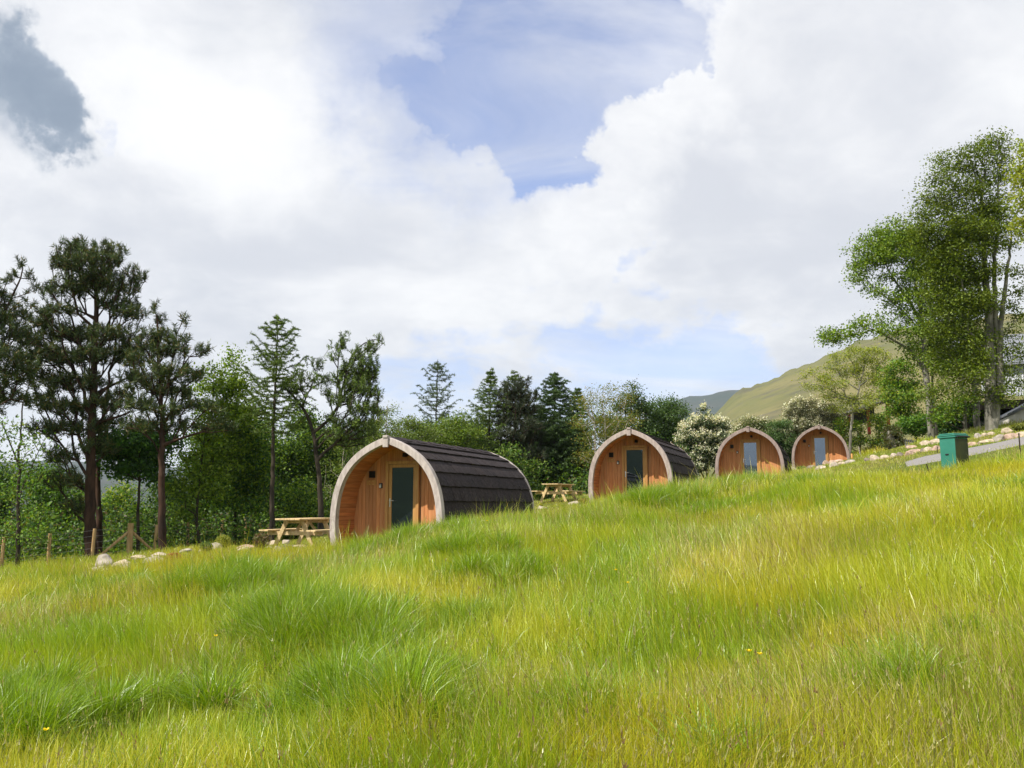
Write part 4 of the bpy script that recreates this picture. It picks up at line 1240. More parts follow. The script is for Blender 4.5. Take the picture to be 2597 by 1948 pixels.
def col_pick(rng, n, cols, jitv=0.22):
    cols = np.array(cols, float); w = cols[:, 3] / cols[:, 3].sum()
    c = cols[rng.choice(len(cols), n, p=w), :3]
    return c * (1 + rng.uniform(-jitv, jitv, (n, 1))) * (1 + rng.uniform(-0.07, 0.07, (n, 3)))

def leaves_np(C, size, rng, cols, upbias=0.6, aspect=0.62, clump=None):
    """leaf blades: folded diamonds centred at C"""
    n = len(C)
    nrm = unit(rng.normal(0, 1, (n, 3)) + np.array((0, 0, upbias)))
    t = unit(np.cross(nrm, unit(rng.normal(0, 1, (n, 3)))))
    b = np.cross(nrm, t)
    s = (size * rng.uniform(0.6, 1.35, n))[:, None]
    p0 = C - t * s * 0.5; p2 = C + t * s * 0.5 - nrm * s * 0.12
    p1 = C + b * s * aspect * 0.5 - nrm * s * 0.08; p3 = C - b * s * aspect * 0.5 - nrm * s * 0.08
    V = np.stack([p0, p1, p2, p3], 1).reshape(-1, 3)
    i = (np.arange(n) * 4)[:, None]
    T = np.concatenate([i + np.array([0, 1, 2]), i + np.array([0, 2, 3])], 1).reshape(-1, 3)
    c = col_pick(rng, n, cols)
    if clump is not None: c = c * clump[:, None]
    return V, T, np.repeat(c, 4, axis=0)

def blades_np(C, D, ln, wd, rng, cols, clump=None):
    """thin needle blades from C along D"""
    n = len(C)
    D = unit(D); s = unit(np.cross(D, unit(rng.normal(0, 1, (n, 3)))))
    ln = (ln * rng.uniform(0.7, 1.3, n))[:, None]; w = wd * 0.5
    V = np.stack([C - s * w, C + s * w, C + D * ln * 0.7 + s * w * 0.8, C + D * ln, ], 1).reshape(-1, 3)
    i = (np.arange(n) * 4)[:, None]
    T = np.concatenate([i + np.array([0, 1, 2]), i + np.array([0, 2, 3])], 1).reshape(-1, 3)
    c = col_pick(rng, n, cols)
    if clump is not None: c = c * clump[:, None]
    return V, T, np.repeat(c, 4, axis=0)

def join_np(parts):
    V = []; T = []; C = []; b = 0
    for v, t, c in parts:
        V.append(v); T.append(t + b); C.append(c); b += len(v)
    return np.concatenate(V), np.concatenate(T), np.concatenate(C)

def blob_pts(blobs, D, dens, rng, depthf=1.0, shell=0.35, minr=1.0):
    """sample points in real-size ellipsoids; blobs (px,py,rx,ry[,dD]) give where they are seen"""
    out = []; bid = []
    for k, b in enumerate(blobs):
        px, py, rx, ry = b[:4]; dD = b[4] if len(b) > 4 else rng.normal(0, 0.35) * rx / F * D
        Y = D + dD
        c = at(px, py, Y); s = Y / F
        ax_, az_ = rx * s, ry * s
        ay = max(ax_ * depthf, az_ * 0.6)
        ay = min(ay, 2.2)
        vol = 4.19 * ax_ * ay * az_
        n = max(4, int(dens * (ax_ * az_ * 3.14) ** 0.5 * (ay ** 0.5) * (ax_ * az_) ** 0.5))
        u = unit(rng.normal(0, 1, (n, 3))) * (rng.uniform(shell, 1, (n, 1)) ** 0.6) 
        out.append(c + u * np.array((ax_, ay, az_))); bid += [k] * n
    return np.concatenate(out), np.array(bid)

TREES = {}
def tree_root(name, base, label, cat, group):
    r = empty(name, base); tag(r, label, cat, group); return r

def local(P, root): return P - np.array(root.location)

def broadleaf(name, label, cat, D, trunks, blobs, cols, dens=16, leaf=0.10, per=26, spread=0.30, bark='bark_dark', seed=1, rtip=0.007,
              alpha=0.45, upbias=0.5, group=None, rmax=0.14, depthf=1.0, expo=0.42, mat='leaf', droop=0.0, hdroot=True, shell=0.35, extra=None):
    rng = np.random.default_rng(seed)
    b0 = at(*trunks[0][0][0][:2], D + (trunks[0][0][0][2] if len(trunks[0][0][0]) > 2 else 0))
    base = (b0[0], b0[1], gz1(b0[0], b0[1]))
    root = tree_root(name, base, label, cat, group)
    sk = Skel()
    for (pts, r0, r1) in trunks:
        Q = []
        for q in pts:
            p = at(q[0], q[1], D + (q[2] if len(q) > 2 else 0)); Q.append(local(p, root))
        first = Q[0]
        par = -1
        if len(sk.P):
            P = np.array(sk.P); j = int(np.argmin(np.linalg.norm(P - first, axis=1)))
            if np.linalg.norm(P[j] - first) < 0.9: par = j; Q[0] = P[j]
        if par < 0:
            zz = gz1(first[0] + base[0], first[1] + base[1]) - base[2] - 0.15
            Q[0] = np.array((first[0], first[1], min(zz, first[2])))
        sk.line(Q, par, r0, r1, 0.3, rng, min(0.02, r0 * 0.2))
        if par < 0 and r0 > 0.05:   # root flare
            pass
    P, bid = blob_pts(blobs, D, dens * 1.9, rng, depthf, shell)
    per = int(per * 2.6); leaf *= 1.08
    P = local(P, root)
    tips = sk.grow(P, alpha, rng, 0.35, 0.04)
    o, NP, r = sk.mesh('trunk', M[bark], root, rtip, rmax, 7, expo)
    C = P[:, None] + rng.normal(0, spread, (len(P), per, 3)) * np.array((1, 1, 0.6))
    C[..., 2] -= droop * np.abs(rng.normal(0, 1, (len(P), per)))
    C = C.reshape(-1, 3)
    cl = np.repeat(rng.uniform(0.82, 1.2, len(P)), per)
    V, T, c = leaves_np(C, leaf, rng, cols, upbias, clump=cl)
    if extra is not None:   # blossom sprays etc.
        ecol, enum, esize, eup = extra
        sel = P[rng.random(len(P)) < 0.9]
        out = unit(sel - P.mean(0)) * spread * 0.8 + (0, 0, spread * 0.5)
        E = (sel + out)[:, None] + rng.normal(0, spread * 0.55, (len(sel), enum, 3))
        v2, t2, c2 = leaves_np(E.reshape(-1, 3), esize, rng, ecol, eup, 0.9)
        mesh_np('crown', V, T, M[mat], root, c)
        mesh_np('blossom', v2, t2, M['petal'], root, c2)
    else:
        mesh_np('crown', V, T, M[mat], root, c)
    return root

def pine(name, label, D, trunks, blobs, cols, seed=1, dens=30, per=20, group=None, bark='bark_pine', ln=0.17, wd=0.017, cat='pine tree', tuft=0.16):
    rng = np.random.default_rng(seed)
    b0 = at(trunks[0][0][0][0], trunks[0][0][0][1], D)
    base = (b0[0], b0[1], gz1(b0[0], b0[1]))
    root = tree_root(name, base, label, cat, group)
    sk = Skel()
    for (pts, r0, r1) in trunks:
        Q = [local(at(q[0], q[1], D + (q[2] if len(q) > 2 else 0)), root) for q in pts]
        par = -1
        if len(sk.P):
            P = np.array(sk.P); j = int(np.argmin(np.linalg.norm(P - Q[0], axis=1)))
            if np.linalg.norm(P[j] - Q[0]) < 0.9: par = j; Q[0] = P[j]
        if par < 0:
            zz = gz1(Q[0][0] + base[0], Q[0][1] + base[1]) - base[2] - 0.15; Q[0] = np.array((Q[0][0], Q[0][1], min(zz, Q[0][2])))
        sk.line(Q, par, r0, r1, 0.35, rng, 0.015)
    blobs = [(b[0], b[1], b[2] * 1.08 + 2, b[3] * 1.05 + 1) for b in blobs]
    P, bid = blob_pts(blobs, D, dens * 1.55, rng, 1.0, 0.05)
    per = int(per * 2.0); wd = wd * 1.35
    P = local(P, root)
    sk.grow(P, 0.55, rng, 0.4, 0.05)
    sk.mesh('trunk', M[bark], root, 0.008, 0.10, 7, 0.40)
    # each point carries a shoot with bottle-brush needles, turned upwards
    n = len(P); ax_ = unit(rng.normal(0, 0.45, (n, 3)) + np.array((0, 0, 1.0)))
    t = rng.uniform(-0.4, 1, (n, per)) * tuft * 1.4
    C = (P[:, None] + ax_[:, None] * t[..., None] + rng.normal(0, 0.025, (n, per, 3))).reshape(-1, 3)
    Dv = (ax_[:, None] * 0.9 + unit(rng.normal(0, 1, (n, per, 3)))).reshape(-1, 3)
    cl = np.repeat(rng.uniform(0.75, 1.3, n), per)
    V, T, c = blades_np(C, Dv, ln, wd, rng, cols, cl)
    mesh_np('crown', V, T, M['needle'], root, c)
    return root

def conifer(name, label, cat, D, trunk, widths, cols, seed=1, r0=0.10, step=0.26, nb=4, droop=0.25, tip=0.30, needle=0.075, wd=0.014, dens=26,
            group=None, bark='bark_dark', twigs=5, vis_from=None, jitter=0.25):
    """larch or spruce: leader with whorled boughs; widths = [(py, half width px)], boughs sag then turn up"""
    rng = np.random.default_rng(seed); wd *= 1.25; dens *= 2.8
    b0 = at(trunk[0][0], trunk[0][1], D); base = (b0[0], b0[1], gz1(b0[0], b0[1]))
    root = tree_root(name, base, label, cat, group)
    sk = Skel()
    Q = [local(at(q[0], q[1], D), root) for q in trunk]
    Q[0] = np.array((Q[0][0], Q[0][1], -0.2))
    ids = sk.line(Q, -1, r0, 0.012, 0.22, rng, 0.012)
    P = np.array(sk.P); zt = P[:, 2]
    wz = []; 
    for (py, w) in widths:
        xx = trunk[-1][0]; q = local(at(xx, py, D), root); wz.append((q[2], w / F * D))
    wz = sorted(wz); Z = [a for a, _ in wz]; Wd = [b for _, b in wz]
    parts = []
    z = Z[-1] - 0.05
    az0 = rng.uniform(0, 6.28)
    CC = []; DD = []
    while z > Z[0]:
        w = np.interp(z, Z, Wd)
        i = int(np.argmin(np.abs(zt - z))); o = P[i]
        for k in range(nb):
            az0 += 2.4 + rng.normal(0, 0.3)
            L = w * rng.uniform(1 - jitter * 1.6, 1 + jitter * 0.6)
            if L < 0.08: continue
            h = np.array((math.cos(az0), math.sin(az0), 0))
            m = max(3, int(L / 0.22))
            pts = []
            for s_ in range(1, m + 1):
                t = s_ / m
                pz = -droop * L * math.sin(t * 1.9) * 0.8 + tip * L * t * t + 0.10 * L * t
                pts.append(o + h * L * t + np.array((0, 0, pz)) + rng.normal(0, 0.02, 3))
            par = ids[i] if i < len(ids) else ids[-1]
            prev = o
            for s_, q in enumerate(pts):
                par = sk.add(q, par, 0.0)
                t = (s_ + 1) / m
                d = q - prev
                # needles on the bough
                nn = max(3, int(dens * np.linalg.norm(d)))
                u = rng.random((nn, 1)); CC.append(prev + d * u + rng.normal(0, 0.012, (nn, 3))); DD.append(rng.normal(0, 0.7, (nn, 3)) + np.array((0, 0, 0.25)) + unit(d) * 0.5)
                # side twigs
                if t > 0.2:
                    for sd_ in (-1, 1):
                        if rng.random() < 0.9:
                            tl = (0.10 + 0.28 * (1 - abs(t - 0.55)) * L) * rng.uniform(0.6, 1.2)
                            sv = unit(np.cross(h, (0, 0, 1)) * sd_ + h * 0.7 + np.array((0, 0, rng.uniform(-0.35, 0.25))))
                            e = q + sv * tl + np.array((0, 0, -0.12 * tl))
                            sk.add(e, par, 0.0)
                            nn = max(3, int(dens * tl * 1.1))
                            u = rng.random((nn, 1)); CC.append(q + (e - q) * u + rng.normal(0, 0.015, (nn, 3))); DD.append(rng.normal(0, 0.7, (nn, 3)) + np.array((0, 0, 0.2)) + sv * 0.5)
                prev = q
        z -= step * rng.uniform(0.6, 1.4) * (0.45 + 0.55 * min(1, w / (max(Wd) + 1e-6) * 1.6))
    # leader needles
    for a, b in zip(P[:-1], P[1:]):
        if a[2] > Z[-1] - 2.0:
            nn = 14; u = rng.random((nn, 1)); CC.append(a + (b - a) * u); DD.append(rng.normal(0, 1, (nn, 3)) + (0, 0, 0.5))
    sk.mesh('trunk', M[bark], root, 0.006, 0.04, 5, 0.33)
    C = np.concatenate(CC); Dv = np.concatenate(DD)
    V, T, c = blades_np(C, Dv, needle, wd, rng, cols)
    mesh_np('crown', V, T, M['needle'], root, c)
    return root

# foliage colours (r, g, b, weight)
PINEC = [(0.055, 0.090, 0.022, 5), (0.10, 0.125, 0.026, 2.5), (0.17, 0.12, 0.03, 0.9), (0.032, 0.055, 0.020, 3)]
LARCH = [(0.12, 0.19, 0.022, 4), (0.17, 0.24, 0.028, 2), (0.07, 0.12, 0.02, 3)]
SYC = [(0.17, 0.27, 0.016, 4), (0.25, 0.35, 0.025, 2.5), (0.08, 0.15, 0.012, 2.5)]
DKGR = [(0.030, 0.090, 0.012, 4), (0.055, 0.14, 0.016, 3), (0.10, 0.21, 0.02, 1)]
BIRC = [(0.15, 0.22, 0.030, 4), (0.22, 0.28, 0.05, 2), (0.08, 0.13, 0.02, 3)]
SPRU = [(0.045, 0.090, 0.016, 4), (0.085, 0.15, 0.02, 3), (0.14, 0.21, 0.025, 1.4)]
BRON = [(0.22, 0.20, 0.025, 3), (0.30, 0.23, 0.03, 2), (0.12, 0.14, 0.025, 3)]
BEEC = [(0.13, 0.19, 0.014, 4), (0.20, 0.26, 0.020, 3), (0.07, 0.11, 0.010, 2.5)]
YELG = [(0.27, 0.33, 0.025, 4), (0.36, 0.38, 0.04, 2), (0.16, 0.22, 0.02, 2)]
YELL = [(0.33, 0.36, 0.02, 4), (0.26, 0.32, 0.02, 3), (0.19, 0.25, 0.02, 2)]
BLUG = [(0.08, 0.15, 0.035, 4), (0.13, 0.20, 0.05, 2), (0.05, 0.10, 0.025, 3)]
BUSH = [(0.12, 0.25, 0.014, 4), (0.19, 0.32, 0.02, 2), (0.05, 0.13, 0.012, 3)]
WHITE = [(0.80, 0.78, 0.62, 4), (0.66, 0.66, 0.48, 3), (0.50, 0.52, 0.34, 2)]
OFFW = [(0.58, 0.55, 0.40, 4), (0.46, 0.46, 0.30, 3), (0.32, 0.34, 0.2, 2)]

GW = 'trees of the wood behind the pods'
pine('pine_tree', 'tallest dark pine at the left, thick reddish trunk and broad flat topped crown', 32,
     [([(230, 1427), (228, 1330), (229, 1200), (233, 1080), (238, 960), (241, 850), (246, 760), (240, 690)], 0.22, 0.06),
      ([(236, 1180), (205, 1120), (190, 1080)], 0.09, 0.04), ([(235, 1010, 0.3), (280, 975, 0.8), (330, 955, 1.0)], 0.07, 0.03),
      ([(238, 905), (190, 860), (150, 840)], 0.06, 0.03), ([(232, 1085), (290, 1060), (330, 1045)], 0.06, 0.03), ([(241, 820), (200, 790), (170, 770)], 0.05, 0.02)],
     [(215, 665, 75, 48), (275, 650, 42, 34), (160, 668, 30, 36), (205, 625, 30, 18), (345, 705, 32, 26), (318, 735, 30, 18), (240, 720, 85, 32), (175, 735, 50, 30), (120, 745, 22, 22), (290, 775, 60, 20),
      (105, 815, 45, 30), (150, 790, 50, 20), (330, 800, 50, 16), (190, 850, 95, 26), (90, 870, 45, 26), (290, 850, 70, 22), (140, 905, 85, 28), (260, 905, 80, 26), (330, 890, 45, 18), (90, 950, 40, 24),
      (150, 975, 70, 26), (220, 970, 60, 22), (330, 960, 40, 16), (110, 1020, 50, 22), (180, 1040, 70, 24), (280, 1030, 60, 18), (130, 1090, 55, 26), (220, 1090, 60, 22), (150, 1160, 45, 26), (250, 1140, 50, 18), (180, 1225, 50, 26), (130, 1215, 30, 18), (190, 1290, 36, 18)],
     PINEC, 21, dens=62, per=20, group=GW)
pine('pine_tree', 'second stem pine standing close behind the thick trunk of the tallest pine', 34.5,
     [([(252, 1420), (250, 1280), (247, 1150), (262, 1050), (275, 980)], 0.15, 0.05)], [(290, 1075, 45, 18), (300, 1000, 40, 22), (270, 1120, 40, 14), (315, 1135, 26, 12)], PINEC, 22, dens=50, group=GW)
pine('pine_tree', 'dark pine cut by the left picture edge with one thin leaning top', 30,
     [([(-70, 1455), (-68, 1200), (-60, 1000), (-30, 860), (20, 780), (48, 720), (58, 680)], 0.18, 0.02)],
     [(60, 675, 14, 14), (38, 700, 12, 10), (72, 704, 14, 10), (22, 722, 14, 12), (10, 760, 26, 24), (45, 800, 30, 24), (70, 770, 14, 10), (80, 735, 16, 14), (10, 830, 50, 36), (60, 860, 36, 26), (5, 900, 60, 36), (60, 925, 40, 28), (20, 970, 55, 30), (-10, 1020, 50, 30), (60, 1010, 26, 18), (-60, 780, 60, 90), (-80, 950, 70, 110)],
     PINEC, 23, dens=60, group=GW)
pine('pine_tree', 'dark pine right of the tallest one, narrow spiky top and straight bare lower trunk', 30.5,
     [([(413, 1402), (411, 1300), (410, 1180), (412, 1080), (407, 980), (402, 880), (398, 800)], 0.15, 0.03), ([(411, 1120), (470, 1105), (540, 1088)], 0.05, 0.03), ([(410, 1000), (450, 950), (480, 905)], 0.05, 0.02)],
     [(397, 785, 8, 22), (402, 820, 16, 20), (395, 850, 30, 22), (440, 850, 26, 18), (468, 822, 8, 18), (460, 870, 30, 16), (380, 880, 40, 24), (430, 900, 50, 22), (500, 898, 22, 12), (515, 888, 10, 10), (350, 920, 40, 24), (420, 950, 60, 26), (480, 945, 36, 18), (370, 980, 60, 22), (450, 1000, 56, 22), (500, 965, 22, 16), (345, 1030, 50, 20), (420, 1045, 60, 20), (490, 1030, 40, 16), (545, 1038, 34, 12), (370, 1085, 60, 18), (450, 1085, 50, 16), (545, 1085, 50, 14), (590, 1095, 14, 8)],
     PINEC, 24, dens=62, group=GW)
broadleaf('sycamore_tree', 'dark leaved young sycamore between the two straight pines, thin leaning trunk', 'sycamore', 34, [([(352, 1398), (350, 1300), (356, 1200), (345, 1140)], 0.075, 0.03)],
     [(320, 1120, 60, 26), (280, 1150, 40, 22), (370, 1160, 50, 22), (330, 1180, 60, 20), (255, 1120, 30, 16), (415, 1125, 36, 18), (300, 1200, 30, 12), (385, 1205, 36, 12), (360, 1100, 50, 18)], DKGR, 30, 0.13, 26, 0.26, seed=31, group=GW)
broadleaf('alder_tree', 'slim dark stemmed broadleaf at the far left with sparse pale leaves', 'tree', 29, [([(44, 1445), (47, 1300), (46, 1180), (54, 1080), (58, 1020)], 0.075, 0.02), ([(48, 1180), (20, 1110), (5, 1070)], 0.03, 0.015), ([(48, 1260), (90, 1160), (110, 1120)], 0.025, 0.01)],
     [(25, 1090, 40, 34), (70, 1130, 40, 24), (20, 1180, 45, 26), (85, 1210, 40, 22), (30, 1260, 50, 24), (90, 1290, 40, 24), (20, 1340, 50, 22), (80, 1360, 40, 20)], BUSH + BIRC, 16, 0.09, 18, 0.30, seed=32, group=GW)
broadleaf('ash_tree', 'bright green ash with curved thin trunk right of the spiky pine', 'ash tree', 35, [([(512, 1392), (496, 1320), (506, 1220), (516, 1120), (540, 1030)], 0.065, 0.02)],
     [(588, 908, 10, 20), (590, 940, 22, 16), (530, 940, 26, 14), (560, 970, 46, 26), (510, 990, 30, 18), (610, 985, 40, 28), (540, 1030, 50, 30), (600, 1050, 50, 30), (520, 1090, 40, 26), (560, 1130, 56, 30), (500, 1160, 40, 24), (560, 1190, 50, 24), (480, 1210, 40, 24), (520, 1250, 46, 20), (450, 1240, 40, 22), (480, 1300, 40, 16)], SYC, 22, 0.11, 26, 0.26, seed=33, group=GW)
broadleaf('ash_tree', 'dark green ash with straight dark trunk left of the tall larch', 'ash tree', 37, [([(596, 1388), (598, 1290), (602, 1150), (612, 1060)], 0.075, 0.02)],
     [(640, 1050, 40, 26), (590, 1090, 40, 30), (640, 1110, 50, 30), (590, 1150, 50, 28), (650, 1170, 50, 28), (600, 1210, 60, 26), (660, 1230, 50, 24), (590, 1265, 50, 20), (650, 1280, 44, 18)], DKGR + SYC, 24, 0.12, 26, 0.28, seed=34, group=GW)
conifer('larch_tree', 'tall feathery larch, highest of the trees between the dark pines and the nearest pod', 'larch', 34,
     [(688, 1388), (690, 1250), (693, 1100), (699, 950), (703, 870), (704, 806)], [(806, 4), (830, 28), (850, 42), (876, 60), (910, 62), (950, 86), (1000, 98), (1060, 98), (1110, 80)], LARCH, 35, 0.12, step=0.21, nb=3, droop=0.20, tip=0.50, needle=0.085, wd=0.017, dens=46, group=GW)
pine('larch_tree', 'crooked larch with forked leaning limbs and two feathery tips, just left of the nearest pod', 34,
     [([(813, 1385), (815, 1280), (808, 1180), (794, 1100), (788, 1060), (776, 1040), (750, 1008), (722, 982)], 0.13, 0.04),
      ([(797, 1092), (850, 1055), (868, 1000), (880, 920), (905, 875), (945, 862)], 0.07, 0.015), ([(868, 1000), (850, 930), (872, 860)], 0.04, 0.01), ([(776, 1040), (790, 990), (800, 940)], 0.03, 0.01)],
     [(872, 862, 10, 12), (860, 880, 26, 9), (850, 905, 22, 9), (960, 866, 16, 8), (940, 885, 24, 12), (905, 900, 24, 12), (930, 920, 34, 16), (890, 940, 34, 16), (940, 950, 30, 14), (860, 960, 26, 14), (905, 985, 50, 20), (940, 1000, 26, 12), (870, 1020, 40, 18), (920, 1045, 40, 16), (890, 1120, 40, 18), (930, 1090, 30, 18), (915, 965, 40, 24), (850, 1100, 30, 12), (835, 1000, 20, 8), (800, 930, 26, 8), (770, 960, 30, 9), (735, 985, 30, 12), (750, 1020, 20, 8), (815, 970, 24, 9), (845, 1065, 30, 10), (900, 1080, 40, 14)],
     LARCH + [(0.05, 0.065, 0.02, 4)], 36, dens=105, per=26, group=GW, bark='bark_dark', ln=0.09, wd=0.016, cat='larch', tuft=0.20)
broadleaf('birch_tree', 'pale stemmed birch filling the gap just left of the nearest pod', 'birch', 39, [([(862, 1378), (866, 1240), (872, 1130), (880, 1070)], 0.05, 0.015), ([(905, 1370), (900, 1240), (896, 1120)], 0.04, 0.015)],
     [(870, 1120, 40, 26), (905, 1140, 36, 26), (860, 1180, 44, 24), (910, 1210, 40, 26), (850, 1240, 44, 22), (900, 1270, 40, 22), (850, 1300, 40, 16)], BIRC, 18, 0.07, 30, 0.26, bark='bark_birch', seed=37, group=GW, droop=0.15)
broadleaf('birch_tree', 'light green drooping birch directly above the left shoulder of the nearest pod', 'birch', 40, [([(975, 1300), (978, 1180), (980, 1080), (982, 1030)], 0.06, 0.015)],
     [(985, 1035, 16, 14), (975, 1065, 26, 20), (1000, 1090, 22, 26), (965, 1105, 30, 24), (985, 1140, 34, 24), (955, 1165, 34, 24), (1000, 1180, 30, 24), (950, 1210, 36, 24)], BIRC, 26, 0.065, 32, 0.20, bark='bark_birch', seed=38, group=GW, droop=0.20)
pine('pine_tree', 'small dark pine tip poking up between the crooked larch and the light birch', 43,
     [([(955, 1320), (957, 1150), (958, 1000)], 0.09, 0.02)], [(958, 1000, 5, 12), (958, 1018, 12, 10), (945, 1040, 20, 12), (968, 1050, 18, 12), (930, 1035, 16, 8), (950, 1075, 26, 14), (950, 1110, 30, 18)], PINEC, 39, dens=60, group=GW)
conifer('larch_tree', 'thin airy larch standing alone against the sky above the nearest pod roof', 'larch', 47,
     [(1100, 1300), (1103, 1150), (1107, 1030), (1109, 960), (1110, 913)], [(913, 2), (935, 18), (960, 36), (990, 48), (1020, 62), (1045, 52), (1075, 30)], [(0.07, 0.11, 0.04, 3), (0.10, 0.15, 0.05, 2)], 40, 0.09, step=0.26, nb=3, droop=0.15, tip=0.50, needle=0.10, wd=0.018, dens=26, group=GW)
broadleaf('birch_tree', 'low leafy birch below the airy larch, behind the ridge of the nearest pod', 'birch', 43, [([(1040, 1300), (1045, 1180), (1050, 1090)], 0.06, 0.02)],
     [(1020, 1075, 26, 16), (1050, 1065, 26, 14), (1080, 1080, 30, 16), (1010, 1105, 30, 16), (1050, 1110, 40, 20), (1095, 1110, 36, 18), (1030, 1140, 40, 18), (1090, 1145, 50, 20), (1060, 1175, 60, 18)], BIRC, 30, 0.075, 30, 0.20, bark='bark_birch', seed=41, group=GW, droop=0.1)
broadleaf('rowan_tree', 'bushy mid green rowan between the low birch and the slender larch, over the pod roof', 'rowan', 44, [([(1150, 1300), (1152, 1190), (1155, 1110)], 0.07, 0.02)],
     [(1135, 1075, 24, 14), (1165, 1062, 26, 16), (1150, 1100, 40, 22), (1190, 1095, 34, 20), (1130, 1130, 36, 20), (1180, 1140, 44, 22), (1150, 1170, 50, 20), (1215, 1160, 40, 20)], SYC + BIRC, 28, 0.085, 28, 0.22, seed=42, group=GW)
conifer('larch_tree', 'slender larch with thin bare tip right of the airy one', 'larch', 46,
     [(1236, 1290), (1238, 1180), (1241, 1080), (1243, 1000), (1244, 936)], [(936, 3), (965, 14), (985, 20), (1000, 40), (1040, 58), (1080, 70), (1150, 74), (1200, 60)], LARCH + SPRU[:1], 43, 0.09, step=0.22, nb=4, droop=0.22, tip=0.40, needle=0.09, wd=0.018, dens=38, group=GW)
conifer('larch_tree', 'pale topped larch peeping over the dark rounded pine', 'larch', 49.5,
     [(1308, 1290), (1308, 1100), (1306, 945)], [(945, 3), (965, 20), (990, 40), (1030, 55), (1080, 60)], LARCH, 44, 0.09, step=0.28, nb=4, droop=0.2, tip=0.40, needle=0.09, wd=0.02, dens=34, group=GW)
pine('pine_tree', 'dark rounded pine in the middle of the wood, above the far picnic table side', 45.5,
     [([(1308, 1290), (1308, 1150), (1305, 1000)], 0.12, 0.03)],
     [(1300, 985, 30, 14), (1325, 975, 22, 12), (1285, 1005, 30, 16), (1330, 1010, 36, 18), (1305, 1035, 46, 20), (1345, 1045, 30, 18), (1290, 1070, 44, 20), (1340, 1080, 40, 20), (1300, 1110, 50, 22), (1350, 1120, 36, 20), (1290, 1150, 50, 24), (1340, 1160, 44, 24)], [(0.028, 0.038, 0.018, 5), (0.05, 0.05, 0.022, 3), (0.035, 0.055, 0.02, 3)], 45, dens=56, per=20, group=GW)
conifer('spruce_tree', 'full green spruce like larch right of the dark rounded pine', 'spruce', 47,
     [(1405, 1290), (1405, 1150), (1406, 1050), (1407, 950)], [(950, 8), (970, 26), (1000, 42), (1030, 56), (1080, 76), (1140, 84), (1230, 90), (1265, 60)], [(0.055, 0.105, 0.028, 4), (0.085, 0.145, 0.03, 3), (0.035, 0.07, 0.02, 2)], 46, 0.11, step=0.19, nb=5, droop=0.35, tip=0.30, needle=0.10, wd=0.02, dens=50, group=GW)
conifer('spruce_tree', 'narrow dark spruce top between the full green one and the yellowish tree', 'spruce', 52,
     [(1464, 1280), (1464, 1150), (1465, 988)], [(988, 3), (1010, 16), (1040, 30), (1080, 42), (1140, 54), (1230, 60), (1270, 50)], SPRU, 47, 0.10, step=0.22, nb=5, droop=0.40, tip=0.25, needle=0.10, wd=0.022, dens=48, group=GW)
conifer('spruce_tree', 'dark spruce with deep shaded skirts behind the far picnic table', 'spruce', 49,
     [(1370, 1285), (1370, 1150), (1370, 1030)], [(1030, 10), (1060, 34), (1110, 60), (1170, 74), (1240, 84), (1270, 80)], SPRU, 48, 0.10, step=0.20, nb=5, droop=0.45, tip=0.2, needle=0.10, wd=0.022, dens=50, group=GW)
conifer('spruce_tree', 'dark spruce directly behind the left shoulder of the second pod', 'spruce', 47,
     [(1478, 1280), (1478, 1180), (1478, 1090)], [(1090, 8), (1120, 30), (1160, 46), (1210, 56), (1265, 60)], SPRU, 49, 0.10, step=0.20, nb=5, droop=0.45, tip=0.2, needle=0.10, wd=0.022, dens=50, group=GW)
broadleaf('birch_tree', 'yellow bronze leaved birch with several pale thin stems left of the second pod ridge', 'birch', 43.5,
     [([(1512, 1265), (1511, 1160), (1508, 1080), (1498, 1015)], 0.07, 0.015), ([(1540, 1262), (1536, 1140), (1535, 1070), (1525, 1010)], 0.055, 0.012), ([(1508, 1080), (1485, 1040), (1478, 1000)], 0.03, 0.01)],
     [(1500, 1000, 16, 14), (1480, 1010, 14, 12), (1540, 995, 20, 12), (1570, 990, 22, 12), (1510, 1030, 36, 20), (1560, 1020, 36, 20), (1595, 1015, 20, 16), (1490, 1065, 36, 22), (1545, 1065, 44, 22), (1590, 1060, 30, 22), (1510, 1110, 44, 22), (1570, 1110, 44, 22), (1500, 1160, 40, 24), (1550, 1160, 40, 20)], BRON + BIRC[:1], 20, 0.065, 24, 0.24, bark='bark_birch', seed=50, group=GW, rtip=0.006)
broadleaf('oak_tree', 'mid green tree behind the second pod ridge with a small pointed top', 'tree', 46,
     [([(1612, 1260), (1612, 1150), (1610, 1060)], 0.09, 0.02)],
     [(1606, 985, 8, 10), (1600, 1002, 18, 12), (1618, 1015, 24, 16), (1595, 1035, 34, 20), (1625, 1050, 30, 22), (1600, 1085, 44, 24), (1640, 1095, 24, 24), (1610, 1130, 44, 24), (1580, 1170, 44, 22), (1640, 1160, 40, 24)], [(0.055, 0.105, 0.022, 4), (0.09, 0.145, 0.03, 2), (0.035, 0.07, 0.018, 3)], 30, 0.09, 28, 0.24, seed=51, group=GW)
broadleaf('willow_tree', 'rounded blue green tree right of the second pod ridge, left of the bluish hill', 'tree', 47,
     [([(1690, 1262), (1690, 1180), (1688, 1090)], 0.09, 0.02)],
     [(1690, 1016, 24, 10), (1670, 1030, 30, 14), (1712, 1030, 26, 14), (1655, 1055, 26, 18), (1700, 1055, 40, 20), (1735, 1050, 16, 16), (1660, 1085, 36, 22), (1715, 1085, 36, 22), (1680, 1120, 46, 24), (1650, 1140, 34, 24), (1715, 1130, 34, 22), (1680, 1170, 50, 24), (1720, 1180, 30, 24)], BLUG, 32, 0.085, 28, 0.22, seed=52, group=GW)

